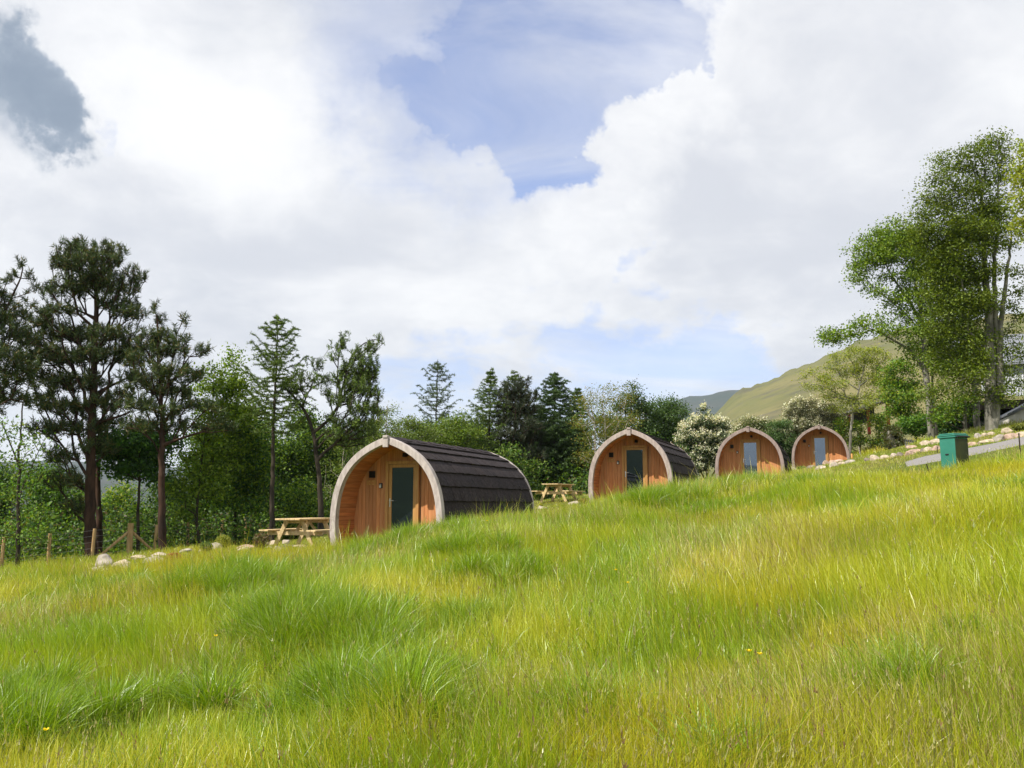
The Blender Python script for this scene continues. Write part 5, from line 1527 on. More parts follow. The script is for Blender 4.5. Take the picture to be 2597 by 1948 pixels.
# shaded undergrowth and further trees closing the wood
FARC = [(0.065, 0.14, 0.014, 3), (0.12, 0.21, 0.02, 2), (0.03, 0.07, 0.012, 3)]
k = 60
for (px, top, w, D, lab, cc, nm) in [
    (-60, 1150, 90, 44, 'hazel clump at the left picture edge behind the fence', FARC, 'hazel_tree'),
    (110, 1190, 75, 43, 'light green hazel behind the fence between the slim broadleaf and the tallest pine', FARC + BUSH[:1], 'hazel_tree'),
    (190, 1240, 60, 46, 'brownish thicket tree right behind the trunk of the tallest pine', FARC + BRON[:1], 'hazel_tree'),
    (310, 1245, 70, 47, 'bright green hazel seen low between the two straight pines', BUSH + YELG[:1], 'hazel_tree'),
    (430, 1225, 60, 44, 'green hazel behind the bare trunk of the spiky pine', FARC, 'hazel_tree'),
    (545, 1090, 80, 45, 'green hazel behind the two ash trunks', FARC + BUSH[:1], 'hazel_tree'),
    (670, 1080, 80, 46, 'shaded tree behind the tall larch', FARC, 'hazel_tree'),
    (760, 1050, 75, 46, 'leafy tree in the gap between the tall larch and the crooked larch', FARC + SYC[:1], 'hazel_tree'),
    (760, 1240, 60, 38, 'low leafy hazel above the near picnic table', SYC + FARC, 'hazel_tree'),
    (850, 1090, 80, 47, 'shaded tree behind the pale stemmed birch', FARC, 'hazel_tree'),
    (930, 1085, 75, 48, 'dark tree behind the birch at the left shoulder of the nearest pod', FARC, 'hazel_tree'),
    (1220, 1075, 80, 48, 'dark tree behind the rear arch of the nearest pod', FARC, 'hazel_tree'),
    (1290, 1150, 80, 43, 'pale leaved shrub tree above the rear arch of the nearest pod', FARC + BIRC[:1], 'hazel_tree'),
    (1440, 1070, 65, 50, 'shaded tree left of the yellow bronze birch', FARC, 'hazel_tree'),
    (1545, 1060, 65, 50, 'twiggy brown green tree right behind the second pod', FARC + BRON[:1], 'hazel_tree'),
    (1060, 1085, 85, 50, 'dark tree closing the wood behind the middle of the nearest pod ridge', FARC, 'hazel_tree'),
    (1140, 1080, 80, 51, 'dark tree closing the wood behind the rear half of the nearest pod ridge', FARC, 'hazel_tree'),
    (1360, 1080, 70, 51, 'dark tree closing the wood above the far picnic table', FARC, 'hazel_tree'),
    (1700, 1080, 60, 52, 'dark tree behind the rounded blue green tree', FARC, 'hazel_tree'),
    (1640, 1090, 65, 49, 'dark green tree behind the roof of the second pod', FARC, 'hazel_tree')]:
    k += 1
    rr = np.random.default_rng(k)
    zb = at(px, 1300, D); gb = gz1(zb[0], zb[1]); pyb = 1280 - gb / D * F
    bl = []
    y = top
    while y < pyb - 10:
        f = min(1.0, 0.45 + (y - top) / 90)
        bl += [(px + rr.uniform(-.5, .5) * w * f, y, w * 0.6 * f, 22), (px + rr.uniform(-.8, .8) * w * f, y + 12, w * 0.6 * f, 20)]
        y += 28
    broadleaf(nm, lab, 'tree', D, [([(px, pyb), (px + rr.uniform(-6, 6), (pyb + top) / 2), (px, top + 30)], 0.06, 0.015), ([(px + 8, pyb), (px + rr.uniform(8, 26), (pyb + top) / 2 + 20), (px + 20, top + 50)], 0.04, 0.012)],
              bl, cc, 17, 0.12, 26, 0.34, seed=k, group='bushy trees filling the back of the wood')
def undergrowth():
    rng = np.random.default_rng(90)
    n = 2600
    px = rng.uniform(-150, 1760, n); D = rng.uniform(40, 56, n) + np.where(px > 1200, 2, 0)
    D = np.where(px < 700, D - 6, D)
    P = np.array([at(a, 1300, d) for a, d in zip(px, D)])
    z = gz(P[:, 0], P[:, 1])
    hgt = 1.9 * vnoise(P[:, 0], P[:, 1], 3.0, 5) + 0.4
    P[:, 2] = z + rng.random(n) * hgt
    C = (P[:, None] + rng.normal(0, 0.35, (n, 26, 3))).reshape(-1, 3)
    C[:, 2] = np.maximum(C[:, 2], gz(C[:, 0], C[:, 1]) + 0.02)
    cl = np.repeat(rng.uniform(0.7, 1.3, n), 26)
    V, T, c = leaves_np(C, 0.14, rng, [(0.07, 0.15, 0.014, 3), (0.16, 0.26, 0.02, 2), (0.03, 0.07, 0.012, 3), (0.12, 0.10, 0.04, 1)], 0.8, clump=cl)
    o = mesh_np('woodland_undergrowth', V, T, M['leaf'], None, c)
    tag(o, 'mixed leafy undergrowth covering the floor of the wood', 'undergrowth', kind='stuff')
undergrowth()

# ---- right side of the picture
GH = 'white flowering hawthorns'
broadleaf('hawthorn_tree', 'large rounded hawthorn covered in white blossom between the second and third pods', 'hawthorn', 45,
     [([(1795, 1222), (1793, 1180), (1790, 1130)], 0.09, 0.03), ([(1768, 1222), (1766, 1180), (1760, 1140)], 0.06, 0.02), ([(1815, 1222), (1822, 1180), (1830, 1140)], 0.05, 0.02)],
     [(1790, 1072, 40, 18), (1782, 1040, 6, 8), (1760, 1092, 36, 20), (1820, 1085, 34, 20), (1740, 1125, 26, 20), (1790, 1110, 50, 24), (1840, 1120, 30, 20), (1745, 1155, 26, 18), (1800, 1145, 50, 22), (1850, 1140, 20, 18), (1775, 1175, 40, 18), (1830, 1170, 30, 16)],
     [(0.05, 0.09, 0.03, 3), (0.08, 0.13, 0.04, 2), (0.03, 0.05, 0.02, 2)], 56, 0.07, 24, 0.15, seed=71, group=GH, extra=(WHITE, 34, 0.085, 0.7))
broadleaf('hawthorn_tree', 'low hawthorn with few white flowers right behind the third pod', 'hawthorn', 55,
     [([(1915, 1200), (1915, 1150), (1915, 1110)], 0.07, 0.02)], [(1905, 1072, 26, 12), (1930, 1080, 26, 14), (1885, 1090, 24, 14), (1925, 1105, 34, 18), (1950, 1115, 24, 16), (1960, 1140, 26, 18), (1935, 1140, 30, 20)],
     [(0.12, 0.16, 0.04, 3), (0.17, 0.19, 0.06, 2), (0.08, 0.11, 0.03, 2)], 48, 0.08, 22, 0.17, seed=72, group=GH, extra=(OFFW, 20, 0.085, 0.7))
broadleaf('hawthorn_tree', 'tall loose hawthorn dusted with cream blossom behind the farthest pod', 'hawthorn', 58,
     [([(2050, 1175), (2050, 1130), (2045, 1080)], 0.08, 0.03), ([(2090, 1170), (2085, 1120), (2080, 1070)], 0.05, 0.02)],
     [(2030, 1025, 20, 12), (2058, 1022, 14, 10), (2015, 1045, 26, 18), (2050, 1050, 30, 20), (2090, 1045, 30, 20), (2020, 1080, 28, 22), (2065, 1085, 34, 22), (2105, 1080, 26, 20), (2015, 1115, 22, 24), (2110, 1110, 26, 18), (2008, 1145, 12, 20), (2125, 1060, 14, 12)],
     [(0.14, 0.15, 0.07, 3), (0.18, 0.18, 0.09, 2), (0.09, 0.10, 0.05, 3)], 44, 0.08, 22, 0.18, seed=73, group=GH, extra=(WHITE + OFFW, 30, 0.085, 0.7))
broadleaf('green_bush', 'dense mid green bush between the third and farthest pods', 'bush', 53,
     [([(1985, 1200), (1985, 1160), (1982, 1120)], 0.05, 0.02)], [(1968, 1085, 20, 14), (1990, 1080, 18, 14), (1960, 1110, 22, 18), (1990, 1115, 28, 22), (1965, 1150, 26, 22), (1998, 1155, 26, 24), (1975, 1185, 30, 16)],
     [(0.08, 0.15, 0.035, 3), (0.11, 0.19, 0.05, 2), (0.05, 0.10, 0.025, 2)], 46, 0.08, 26, 0.17, seed=74)
broadleaf('oak_tree', 'sparse yellow green young oak with grey branching trunk above the farthest pod', 'oak', 56,
     [([(2153, 1140), (2158, 1085), (2166, 1030), (2178, 990), (2185, 955), (2200, 910)], 0.11, 0.02), ([(2178, 990), (2140, 965), (2120, 940), (2122, 905)], 0.04, 0.012), ([(2166, 1010), (2120, 1000), (2080, 972), (2040, 978)], 0.035, 0.01), ([(2180, 980), (2220, 950), (2255, 925)], 0.04, 0.012), ([(2170, 1015), (2210, 1000), (2240, 990)], 0.03, 0.01)],
     [(2200, 890, 30, 14), (2165, 895, 26, 14), (2130, 905, 26, 14), (2230, 905, 26, 16), (2110, 930, 22, 14), (2190, 925, 40, 18), (2150, 940, 36, 16), (2240, 940, 26, 18), (2090, 960, 26, 14), (2120, 975, 34, 14), (2045, 980, 16, 8), (2070, 985, 22, 10), (2200, 965, 40, 18), (2110, 1005, 30, 14), (2150, 1010, 30, 16), (2220, 1000, 34, 18), (2250, 975, 18, 18), (2190, 1030, 34, 16), (2130, 1035, 26, 12), (2035, 950, 6, 12), (2058, 945, 6, 8)],
     YELG, 24, 0.085, 18, 0.20, bark='bark_grey', seed=75, rtip=0.009)
broadleaf('sycamore_tree', 'pale trunked sycamore leaning branches to the left, right of the young oak', 'sycamore', 40,
     [([(2364, 1122), (2360, 1060), (2353, 1000), (2347, 940), (2342, 880), (2338, 820), (2334, 770)], 0.17, 0.09),
      ([(2349, 945), (2320, 900), (2285, 870), (2240, 848), (2190, 828)], 0.08, 0.02), ([(2338, 820), (2318, 780), (2290, 740), (2262, 700), (2240, 655)], 0.08, 0.02),
      ([(2334, 770), (2320, 715), (2315, 660), (2300, 620)], 0.07, 0.02), ([(2334, 770), (2352, 710), (2375, 650)], 0.06, 0.02), ([(2342, 860), (2310, 810), (2270, 770), (2225, 740), (2190, 700)], 0.05, 0.015)],
     [(2110, 845, 24, 14), (2092, 860, 10, 12), (2135, 855, 26, 16), (2165, 840, 26, 16), (2195, 818, 26, 16), (2225, 812, 22, 14), (2215, 840, 26, 12), (2260, 835, 26, 14), (2285, 850, 24, 14), (2300, 880, 24, 14),
      (2180, 640, 20, 16), (2166, 672, 14, 14), (2195, 665, 22, 16), (2172, 705, 10, 12), (2205, 610, 22, 14), (2240, 585, 26, 14), (2275, 568, 26, 12), (2215, 635, 30, 18), (2250, 620, 34, 20), (2285, 600, 34, 20), (2310, 580, 26, 14), (2190, 690, 16, 12), (2255, 655, 26, 16), (2290, 645, 34, 18), (2315, 620, 28, 20),
      (2205, 730, 20, 10), (2235, 745, 24, 12), (2265, 762, 24, 14), (2240, 700, 14, 8), (2285, 700, 28, 16), (2300, 735, 26, 16), (2320, 690, 26, 20), (2350, 650, 26, 20), (2360, 700, 26, 18), (2275, 790, 26, 12), (2305, 815, 26, 14), (2320, 780, 20, 14), (2230, 650, 40, 26), (2280, 625, 50, 30), (2320, 600, 36, 24), (2340, 680, 34, 26), (2300, 760, 34, 20), (2220, 600, 24, 14), (2350, 740, 30, 26), (2340, 830, 30, 22), (2370, 790, 26, 24), (2320, 900, 26, 14), (2350, 920, 26, 12)],
     SYC, 22, 0.10, 30, 0.25, bark='bark_grey', seed=76, rtip=0.009, rmax=0.08)
broadleaf('sycamore_tree', 'thin grey sycamore stem just right of the pale trunked one', 'sycamore', 41.5,
     [([(2378, 1116), (2370, 1040), (2364, 960), (2358, 890), (2352, 850)], 0.085, 0.03)], [(2380, 860, 26, 20), (2350, 880, 26, 18), (2390, 900, 26, 16), (2345, 830, 20, 16), (2370, 930, 20, 10)], SYC + BEEC, 26, 0.11, 24, 0.24, bark='bark_grey', seed=77)
GB = 'tall beeches at the right'
broadleaf('beech_tree', 'tallest beech with thick grey forked trunk at the right, top near the picture edge', 'beech', 36,
     [([(2515, 1095), (2512, 1000), (2511, 900), (2508, 800), (2500, 700), (2492, 600), (2490, 500), (2500, 430)], 0.24, 0.04),
      ([(2538, 1095), (2535, 1000), (2534, 920), (2536, 840), (2548, 740), (2560, 640), (2564, 580)], 0.19, 0.03),
      ([(2534, 900), (2524, 800), (2520, 700), (2528, 600), (2530, 500), (2535, 420)], 0.12, 0.03),
      ([(2508, 800), (2480, 720), (2450, 640), (2430, 560)], 0.09, 0.02), ([(2511, 900), (2470, 850), (2430, 820), (2390, 800)], 0.06, 0.02),
      ([(2512, 960), (2480, 950), (2440, 962), (2390, 985), (2350, 1000)], 0.05, 0.012)],
     [(2520, 355, 16, 12), (2540, 375, 20, 14), (2500, 365, 18, 12), (2470, 375, 22, 12), (2485, 400, 30, 16), (2530, 410, 30, 18), (2440, 395, 18, 10), (2385, 405, 12, 6), (2425, 420, 26, 12), (2455, 430, 34, 18), (2510, 450, 40, 20), (2550, 450, 20, 22), (2390, 435, 26, 14), (2370, 460, 22, 14), (2420, 470, 40, 20), (2475, 480, 40, 20), (2535, 500, 26, 18),
      (2350, 500, 16, 10), (2375, 500, 30, 18), (2430, 520, 44, 20), (2490, 530, 40, 18), (2335, 540, 22, 10), (2370, 545, 36, 18), (2425, 565, 46, 20), (2480, 580, 36, 16), (2325, 575, 24, 14), (2365, 595, 40, 20), (2420, 615, 46, 20), (2470, 640, 36, 16), (2370, 645, 40, 20), (2420, 665, 44, 18), (2400, 700, 46, 20), (2450, 710, 36, 16), (2380, 745, 40, 20), (2430, 760, 46, 20), (2475, 770, 26, 12), (2395, 795, 44, 18), (2445, 820, 46, 16), (2410, 850, 50, 16), (2370, 830, 30, 16), (2460, 870, 44, 12), (2410, 895, 50, 14),
      (2470, 945, 36, 7), (2430, 960, 40, 8), (2400, 978, 36, 8), (2370, 992, 30, 7), (2345, 1002, 20, 6), (2440, 985, 40, 8), (2490, 930, 30, 8),
      (2575, 690, 16, 6), (2582, 740, 18, 6), (2560, 775, 20, 6), (2585, 800, 18, 6), (2570, 840, 30, 8), (2560, 880, 34, 9), (2585, 900, 26, 8), (2560, 940, 36, 9), (2580, 970, 26, 8), (2545, 985, 30, 8), (2560, 620, 14, 8), (2550, 560, 20, 12), (2500, 600, 50, 40), (2480, 690, 50, 36), (2500, 760, 40, 30), (2450, 590, 50, 40), (2400, 640, 50, 40), (2520, 540, 40, 34), (2440, 780, 50, 30), (2480, 850, 50, 26), (2380, 690, 40, 30), (2340, 620, 30, 24), (2480, 910, 50, 20), (2420, 930, 50, 18), (2550, 1010, 40, 10), (2500, 1000, 40, 12)],
     BEEC, 22, 0.088, 42, 0.27, bark='bark_grey', seed=78, rtip=0.008, rmax=0.09, group=GB, upbias=1.2, shell=0.1)
broadleaf('beech_tree', 'second grey beech trunk half hidden left of the thick forked one', 'beech', 41,
     [([(2478, 1066), (2474, 1000), (2468, 900), (2455, 800), (2440, 720)], 0.16, 0.05)],
     [(2440, 740, 36, 24), (2410, 780, 36, 24), (2460, 800, 36, 22), (2420, 840, 44, 22), (2470, 870, 40, 20), (2400, 890, 40, 20), (2440, 920, 50, 20), (2480, 960, 36, 14), (2410, 935, 40, 16), (2350, 790, 26, 20), (2345, 750, 22, 16), (2500, 900, 40, 24), (2520, 960, 36, 16), (2390, 830, 36, 22), (2430, 700, 50, 30), (2380, 740, 36, 26)], BEEC, 20, 0.10, 30, 0.28, bark='bark_grey', seed=79, group=GB, upbias=1.2)
broadleaf('beech_tree', 'thin pale beech sapling stem between the sycamores and the thick forked beech', 'beech', 39.5,
     [([(2449, 1102), (2447, 1040), (2445, 980), (2438, 920)], 0.075, 0.03)],
     [(2440, 1010, 40, 12), (2400, 1030, 40, 14), (2430, 1050, 40, 12), (2380, 1060, 36, 14), (2420, 930, 36, 14)], BEEC + BUSH, 26, 0.10, 26, 0.24, bark='bark_grey', seed=80, group=GB, upbias=1.2)
broadleaf('maple_tree', 'bright yellow leaved tree entering at the top of the right picture edge', 'maple', 31,
     [([(2760, 1100), (2755, 900), (2740, 700), (2720, 560)], 0.2, 0.06), ([(2740, 700), (2680, 600), (2620, 520)], 0.06, 0.02)],
     [(2604, 375, 12, 12), (2596, 395, 8, 8), (2592, 425, 10, 12), (2582, 455, 5, 8), (2602, 460, 14, 14), (2586, 500, 8, 10), (2600, 520, 14, 14), (2584, 570, 6, 8), (2604, 560, 12, 12), (2596, 590, 12, 10), (2640, 420, 40, 60), (2650, 540, 40, 60), (2720, 480, 60, 100)],
     YELL, 22, 0.10, 24, 0.22, bark='bark_grey', seed=81)
broadleaf('elder_bush', 'leafy elder rising between the shed posts and the pale trunked sycamore', 'bush', 49,
     [([(2285, 1130), (2285, 1060), (2280, 990)], 0.07, 0.02)],
     [(2255, 940, 16, 16), (2280, 930, 20, 16), (2305, 945, 18, 18), (2265, 970, 26, 20), (2300, 980, 26, 20), (2260, 1005, 20, 18), (2290, 1015, 34, 20), (2320, 1000, 18, 20), (2275, 1045, 26, 16), (2310, 1045, 26, 18)], BUSH + YELG[:1], 30, 0.11, 24, 0.24, seed=82)
broadleaf('elder_bush', 'round leafy bush behind the white leaning pallet', 'bush', 47.5,
     [([(2325, 1110), (2322, 1080), (2320, 1060)], 0.05, 0.02)], [(2310, 1072, 26, 14), (2335, 1068, 22, 14), (2290, 1085, 18, 12), (2325, 1090, 30, 12)], BUSH, 50, 0.10, 26, 0.18, seed=83)
broadleaf('holly_bush', 'dark shaded bush behind the bin among the tree trunks', 'bush', 45,
     [([(2415, 1110), (2412, 1080), (2410, 1050)], 0.05, 0.02)], [(2400, 1050, 40, 16), (2430, 1065, 36, 16), (2395, 1080, 40, 16), (2440, 1090, 40, 14), (2405, 1105, 40, 12), (2470, 1085, 30, 14), (2490, 1100, 20, 10)], DKGR, 40, 0.10, 26, 0.24, seed=84)
broadleaf('gorse_bush', 'green bush in front of the shed posts above the farthest pod roof', 'bush', 57,
     [([(2180, 1140), (2182, 1110), (2185, 1080)], 0.05, 0.02)], [(2140, 1075, 20, 14), (2175, 1085, 20, 12), (2225, 1065, 20, 16), (2230, 1095, 20, 14), (2130, 1100, 20, 14), (2180, 1118, 26, 12), (2225, 1125, 26, 12), (2150, 1125, 16, 12), (2142, 1150, 12, 16)], BUSH + YELG[:2], 44, 0.10, 22, 0.22, seed=85)
broadleaf('ivy_stump', 'old flared tree stump wrapped in ivy at the top of the rocky bank', 'stump', 46.5,
     [([(2264, 1172), (2264, 1150), (2262, 1120), (2258, 1095)], 0.34, 0.16), ([(2264, 1165), (2285, 1150)], 0.12, 0.05), ([(2264, 1168), (2246, 1160)], 0.12, 0.05)],
     [(2262, 1088, 18, 10), (2252, 1105, 18, 12), (2275, 1108, 18, 12), (2262, 1125, 24, 12), (2275, 1138, 14, 10)], [(0.10, 0.10, 0.03, 3), (0.07, 0.10, 0.02, 3), (0.15, 0.13, 0.04, 1)], 60, 0.10, 24, 0.13, bark='bark_grey', seed=86)

# small garden plants among the boulders
def plant(name, label, px, py, D, w, h, cols, seed, leaf=0.035, n=420, flowers=None):
    rng = np.random.default_rng(seed)
    g_ = np.array(ground_pt(px, py, D)); s = D / F; w *= s; h *= s
    root = empty(name, g_); tag(root, label, 'plant')
    u = unit(rng.normal(0, 1, (n, 3))) * rng.uniform(0.3, 1, (n, 1)) ** 0.5
    C = u * np.array((w / 2, w / 2, h * 0.5)) + np.array((0, 0, h * 0.5))
    C[:, 2] = np.maximum(C[:, 2], 0.01)
    V, T, c = leaves_np(C, leaf, rng, cols, 0.6); mesh_np('foliage', V, T, M['leaf'], root, c)
    k = 26; e = C[rng.choice(n, k)]; A = np.zeros((k, 3)) + rng.normal(0, 0.03, (k, 3)) * (1, 1, 0)
    V, Q = tubes_np(A, e, np.full(k, .006), np.full(k, .003), 4); mesh_np('stems', V, Q, M['bark_dark'], root, nper=4)
plant('juniper', 'yellow green spiky shrub between boulders left of the near picnic table', 566, 1380, 25.6, 40, 38, [(0.30, 0.32, 0.05, 3), (0.20, 0.24, 0.04, 2)], 201, 0.05, 1400)
plant('heather', 'brown tinged heather clump left of the near picnic table', 662, 1408, 23.2, 44, 44, [(0.20, 0.12, 0.06, 3), (0.14, 0.16, 0.05, 2), (0.08, 0.07, 0.03, 2)], 202, 0.04, 1600)
plant('stonecrop', 'low red flowering rock plant on the mound at the left', 441, 1416, 21.8, 38, 20, [(0.45, 0.05, 0.06, 4), (0.55, 0.18, 0.14, 2), (0.12, 0.14, 0.04, 2)], 203, 0.035, 900)
plant('stonecrop', 'small green cushion plant growing over the rounded grey boulder', 522, 1398, 23.8, 34, 26, [(0.12, 0.20, 0.04, 3), (0.07, 0.13, 0.03, 2)], 204, 0.04, 900)
plant('stonecrop', 'bright yellow cushion plant at the left legs of the far picnic table', 1370, 1277, 35, 18, 12, [(0.55, 0.50, 0.05, 3), (0.25, 0.28, 0.04, 2)], 205, 0.05, 500)
plant('stonecrop', 'yellow and orange flowering plant right of the white slab by the second pod', 1478, 1290, 31.5, 26, 14, [(0.45, 0.40, 0.05, 3), (0.50, 0.22, 0.05, 1), (0.20, 0.22, 0.04, 3)], 206, 0.045, 700)
plant('gorse_shoots', 'yellow leaved shrub at the right shoulder of the farthest pod', 2128, 1118, 52, 26, 44, [(0.42, 0.38, 0.05, 3), (0.25, 0.26, 0.05, 2)], 207, 0.07, 700)
plant('stonecrop', 'yellow flowering cushion between the orange marker and the pinkish boulder', 2178, 1174, 47, 22, 10, [(0.50, 0.40, 0.06, 3), (0.25, 0.26, 0.05, 2)], 208, 0.06, 500)
plant('shrub', 'low yellow green shrub on the bank under the white wall at the right edge', 2588, 1098, 31, 46, 20, [(0.24, 0.26, 0.04, 3), (0.14, 0.17, 0.03, 2)], 209, 0.06, 1200)
plant('dock_plant', 'broad leaved green weed beside the dark stone at the farthest pod', 2035, 1196, 44, 30, 14, [(0.14, 0.22, 0.05, 3), (0.22, 0.28, 0.08, 2)], 210, 0.08, 500)

# ------------------------------------------------------------------ grass
def in_pod(x, y, m=0.0):
    r = np.zeros(len(x), bool)
    for (px, py, D, W, H, L), p in zip(PODS, POD_LOC):
        dx = x - p[0]; dy = y - p[1]
        u = dx * sx[0] + dy * sx[1]; v = dx * ax[0] + dy * ax[1]
        r |= (np.abs(u) < W / 2 - 0.02 + m) & (v > -0.32 - m) & (v < L + 0.05 + m)
    return r
def in_path(x, y, m=0.0):
    r = np.zeros(len(x), bool)
    idx = np.argsort(PA[:, 0]); ya = np.interp(x, PA[idx, 0], PA[idx, 1]); idx = np.argsort(PB[:, 0]); yb = np.interp(x, PB[idx, 0], PB[idx, 1])
    return (x > PA[:, 0].min()) & (y > ya - m) & (y < yb + m)

def grass_mesh(name, X, Y, h, w, lean, leandir, colr, mat, seed, seg3=None, parent=None, curl=0.25):
    rng = np.random.default_rng(seed)
    n = len(X); Z = gz(X, Y) - 0.015
    B = np.stack([X, Y, Z], -1)
    ld = np.stack([np.cos(leandir), np.sin(leandir), np.zeros(n)], -1)
    psi = rng.uniform(0, 2 * math.pi, n); sv = np.stack([np.cos(psi), np.sin(psi), np.zeros(n)], -1)
    ts = (0, 0.38, 0.72, 1.0); ws = (1.0, 0.9, 0.6, 0)
    rows = []
    for t, wf in zip(ts, ws):
        p = B + np.array((0, 0, 1.0)) * (h * (t - curl * lean * t * t))[:, None] + ld * (h * lean * t ** 2)[:, None]
        if wf: rows += [p - sv * (w * wf / 2)[:, None], p + sv * (w * wf / 2)[:, None]]
        else: rows.append(p)
    V = np.stack(rows, 1).reshape(-1, 3)
    i = (np.arange(n) * 7)[:, None]
    T = np.concatenate([i + np.array(q) for q in ((0, 1, 3), (0, 3, 2), (2, 3, 5), (2, 5, 4), (4, 5, 6))], 1).reshape(-1, 3)
    # blades: dry straw colour towards some tips
    g_ = np.array([0.62, 0.62, 0.9, 0.9, 1.05, 1.05, 1.15])
    c = np.repeat(colr, 7, axis=0)
    return mesh_np(name, V, T, mat, parent, c)

def grass_cols(X, Y, rng, dryb=0.0, mown=False):
    n = len(X)
    g1 = np.array((0.37, 0.46, 0.014)); g2 = np.array((0.55, 0.50, 0.035)); g3 = np.array((0.22, 0.37, 0.012)); dry = np.array((0.58, 0.50, 0.20)); red = np.array((0.30, 0.18, 0.07))
    a = fbm(X, Y, 5.0, 31, 3); b = fbm(X, Y, 1.4, 41, 3)
    px = px_of(X, Y)
    east = sstep(900, 2000, px) * 0.22
    k = np.clip((a - 0.5) * 2.4 + 0.35 + east + rng.normal(0, 0.22, n), 0, 1)[:, None]
    c = g1 * (1 - k) + g2 * k
    k3 = (np.clip((b - 0.51) * 7, 0, 1) * (rng.random(n) < 0.85))[:, None] * 0.8
    c = c * (1 - k3) + g3 * k3
    drym = np.clip((fbm(X, Y, 3.0, 77, 3) - 0.47) * 4 + east * 0.8 + dryb, 0.03, 0.8)
    d = rng.random(n) < drym * 0.42
    c[d] = dry * rng.uniform(0.65, 1.1, (d.sum(), 1))
    d = rng.random(n) < drym * 0.05
    c[d] = red * rng.uniform(0.7, 1.3, (d.sum(), 1))
    return c * rng.uniform(0.72, 1.25, (n, 1))

def meadow():
    rng = np.random.default_rng(300)
    n = 560000
    az = rng.uniform(R(-37), R(37), n)
    r0, r1 = 2.8, 27.0
    r = (r0 ** 0.85 + rng.random(n) * (r1 ** 0.85 - r0 ** 0.85)) ** (1 / 0.85)
    m_ = 150000; az2_ = rng.uniform(R(37), R(66), m_) * np.where(rng.random(m_) < 0.5, -1, 1)
    az = np.r_[az, az2_]; r = np.r_[r, (2.0 + rng.random(m_) * 22)]; n += m_
    X = r * np.sin(az); Y = r * np.cos(az)
    px = px_of(X, Y)
    cd = np.interp(px, CREST_PX, CREST_D)
    edge = cd + (vnoise(X, Y, 0.9, 2) - 0.5) * 0.9
    keep = (Y < edge) & ~in_pod(X, Y, 0.02) & ~in_path(X, Y, 0.0)
    keep &= ~((px > 1340) & (px < 1500) & (Y > 22.3))
    X, Y, r, px, edge = X[keep], Y[keep], r[keep], px[keep], edge[keep]
    n = len(X)
    hf = fbm(X, Y, 1.8, 51, 3); patch = vnoise(X, Y, 0.35, 61)
    h = (0.06 + 0.44 * hf + 0.10 * patch) * rng.uniform(0.5, 1.35, n)
    # the bank below the second and third pods and by the nearest pod stands taller
    h *= 1 + 0.30 * sstep(14, 18, Y) * (1 - sstep(2150, 2300, px))
    h *= 1 - 0.25 * sstep(2250, 2450, px) * sstep(14, 18, Y)
    tall = rng.random(n) < 0.035; h[tall] *= 1.5
    w = np.maximum(0.0038, 0.00040 * r) * np.where(np.abs(az[keep]) > R(37), 1.6, 1.0) * rng.uniform(0.6, 1.7, n)
    lean = np.abs(rng.normal(0.28, 0.22, n)) + 0.05
    flow = vnoise(X, Y, 2.2, 71) * 5.0
    ldir = flow + rng.normal(0, 1.1, n) + 0.6
    c = grass_cols(X, Y, rng)
    o = grass_mesh('meadow_grass', X, Y, h, w, lean, ldir, c, M['grass'], 301)
    tag(o, 'long bright green meadow grass covering the sloping foreground', 'grass', kind='stuff')

def short_grass():
    rng = np.random.default_rng(310)
    n = 330000
    az = rng.uniform(R(-37), R(37), n)
    r = 15 + rng.random(n) ** 1.1 * 52
    X = r * np.sin(az); Y = r * np.cos(az)
    px = px_of(X, Y); cd = np.interp(px, CREST_PX, CREST_D)
    keep = (Y > cd - 0.8) & ~in_pod(X, Y, 0.0) & ~(in_path(X, Y, -0.05) & (in_path(X, Y, -0.55) | (vnoise(X, Y, 0.35, 77) > 0.5)) & (rng.random(n) > 0.01))
    keep &= ~((px < 1250) & (Y > 44))
    X, Y, r, px = X[keep], Y[keep], r[keep], px[keep]; n = len(X)
    h = np.full(n, 0.07) * rng.uniform(0.5, 1.5, n)
    wild = np.maximum(sstep(2130, 2170, px) * sstep(50.5, 52, Y), sstep(2290, 2330, px) * sstep(37, 38.5, Y) * 0.5)
    wild = np.maximum(wild, sstep(56, 57, Y) * sstep(1750, 1800, px))
    wild = np.maximum(wild, (1 - sstep(560, 640, px)) * sstep(26.5, 28, Y) * 0.5)
    h *= 1 + 4.5 * wild * (0.5 + vnoise(X, Y, 0.9, 5))
    w = 0.00052 * r * rng.uniform(0.8, 1.5, n)
    lean = np.abs(rng.normal(0.3, 0.3, n))
    c = grass_cols(X, Y, rng, dryb=0.12)
    m = (1 - wild)[:, None]
    c = c * (1 - m) + (c * 0.6 + np.array((0.25, 0.27, 0.07)) * 0.4) * m
    o = grass_mesh('short_grass', X, Y, h, w, lean, rng.uniform(0, 6.28, n), c, M['grass'], 311)
    tag(o, 'short turf around the pods, the boulders and the path', 'grass', kind='stuff')

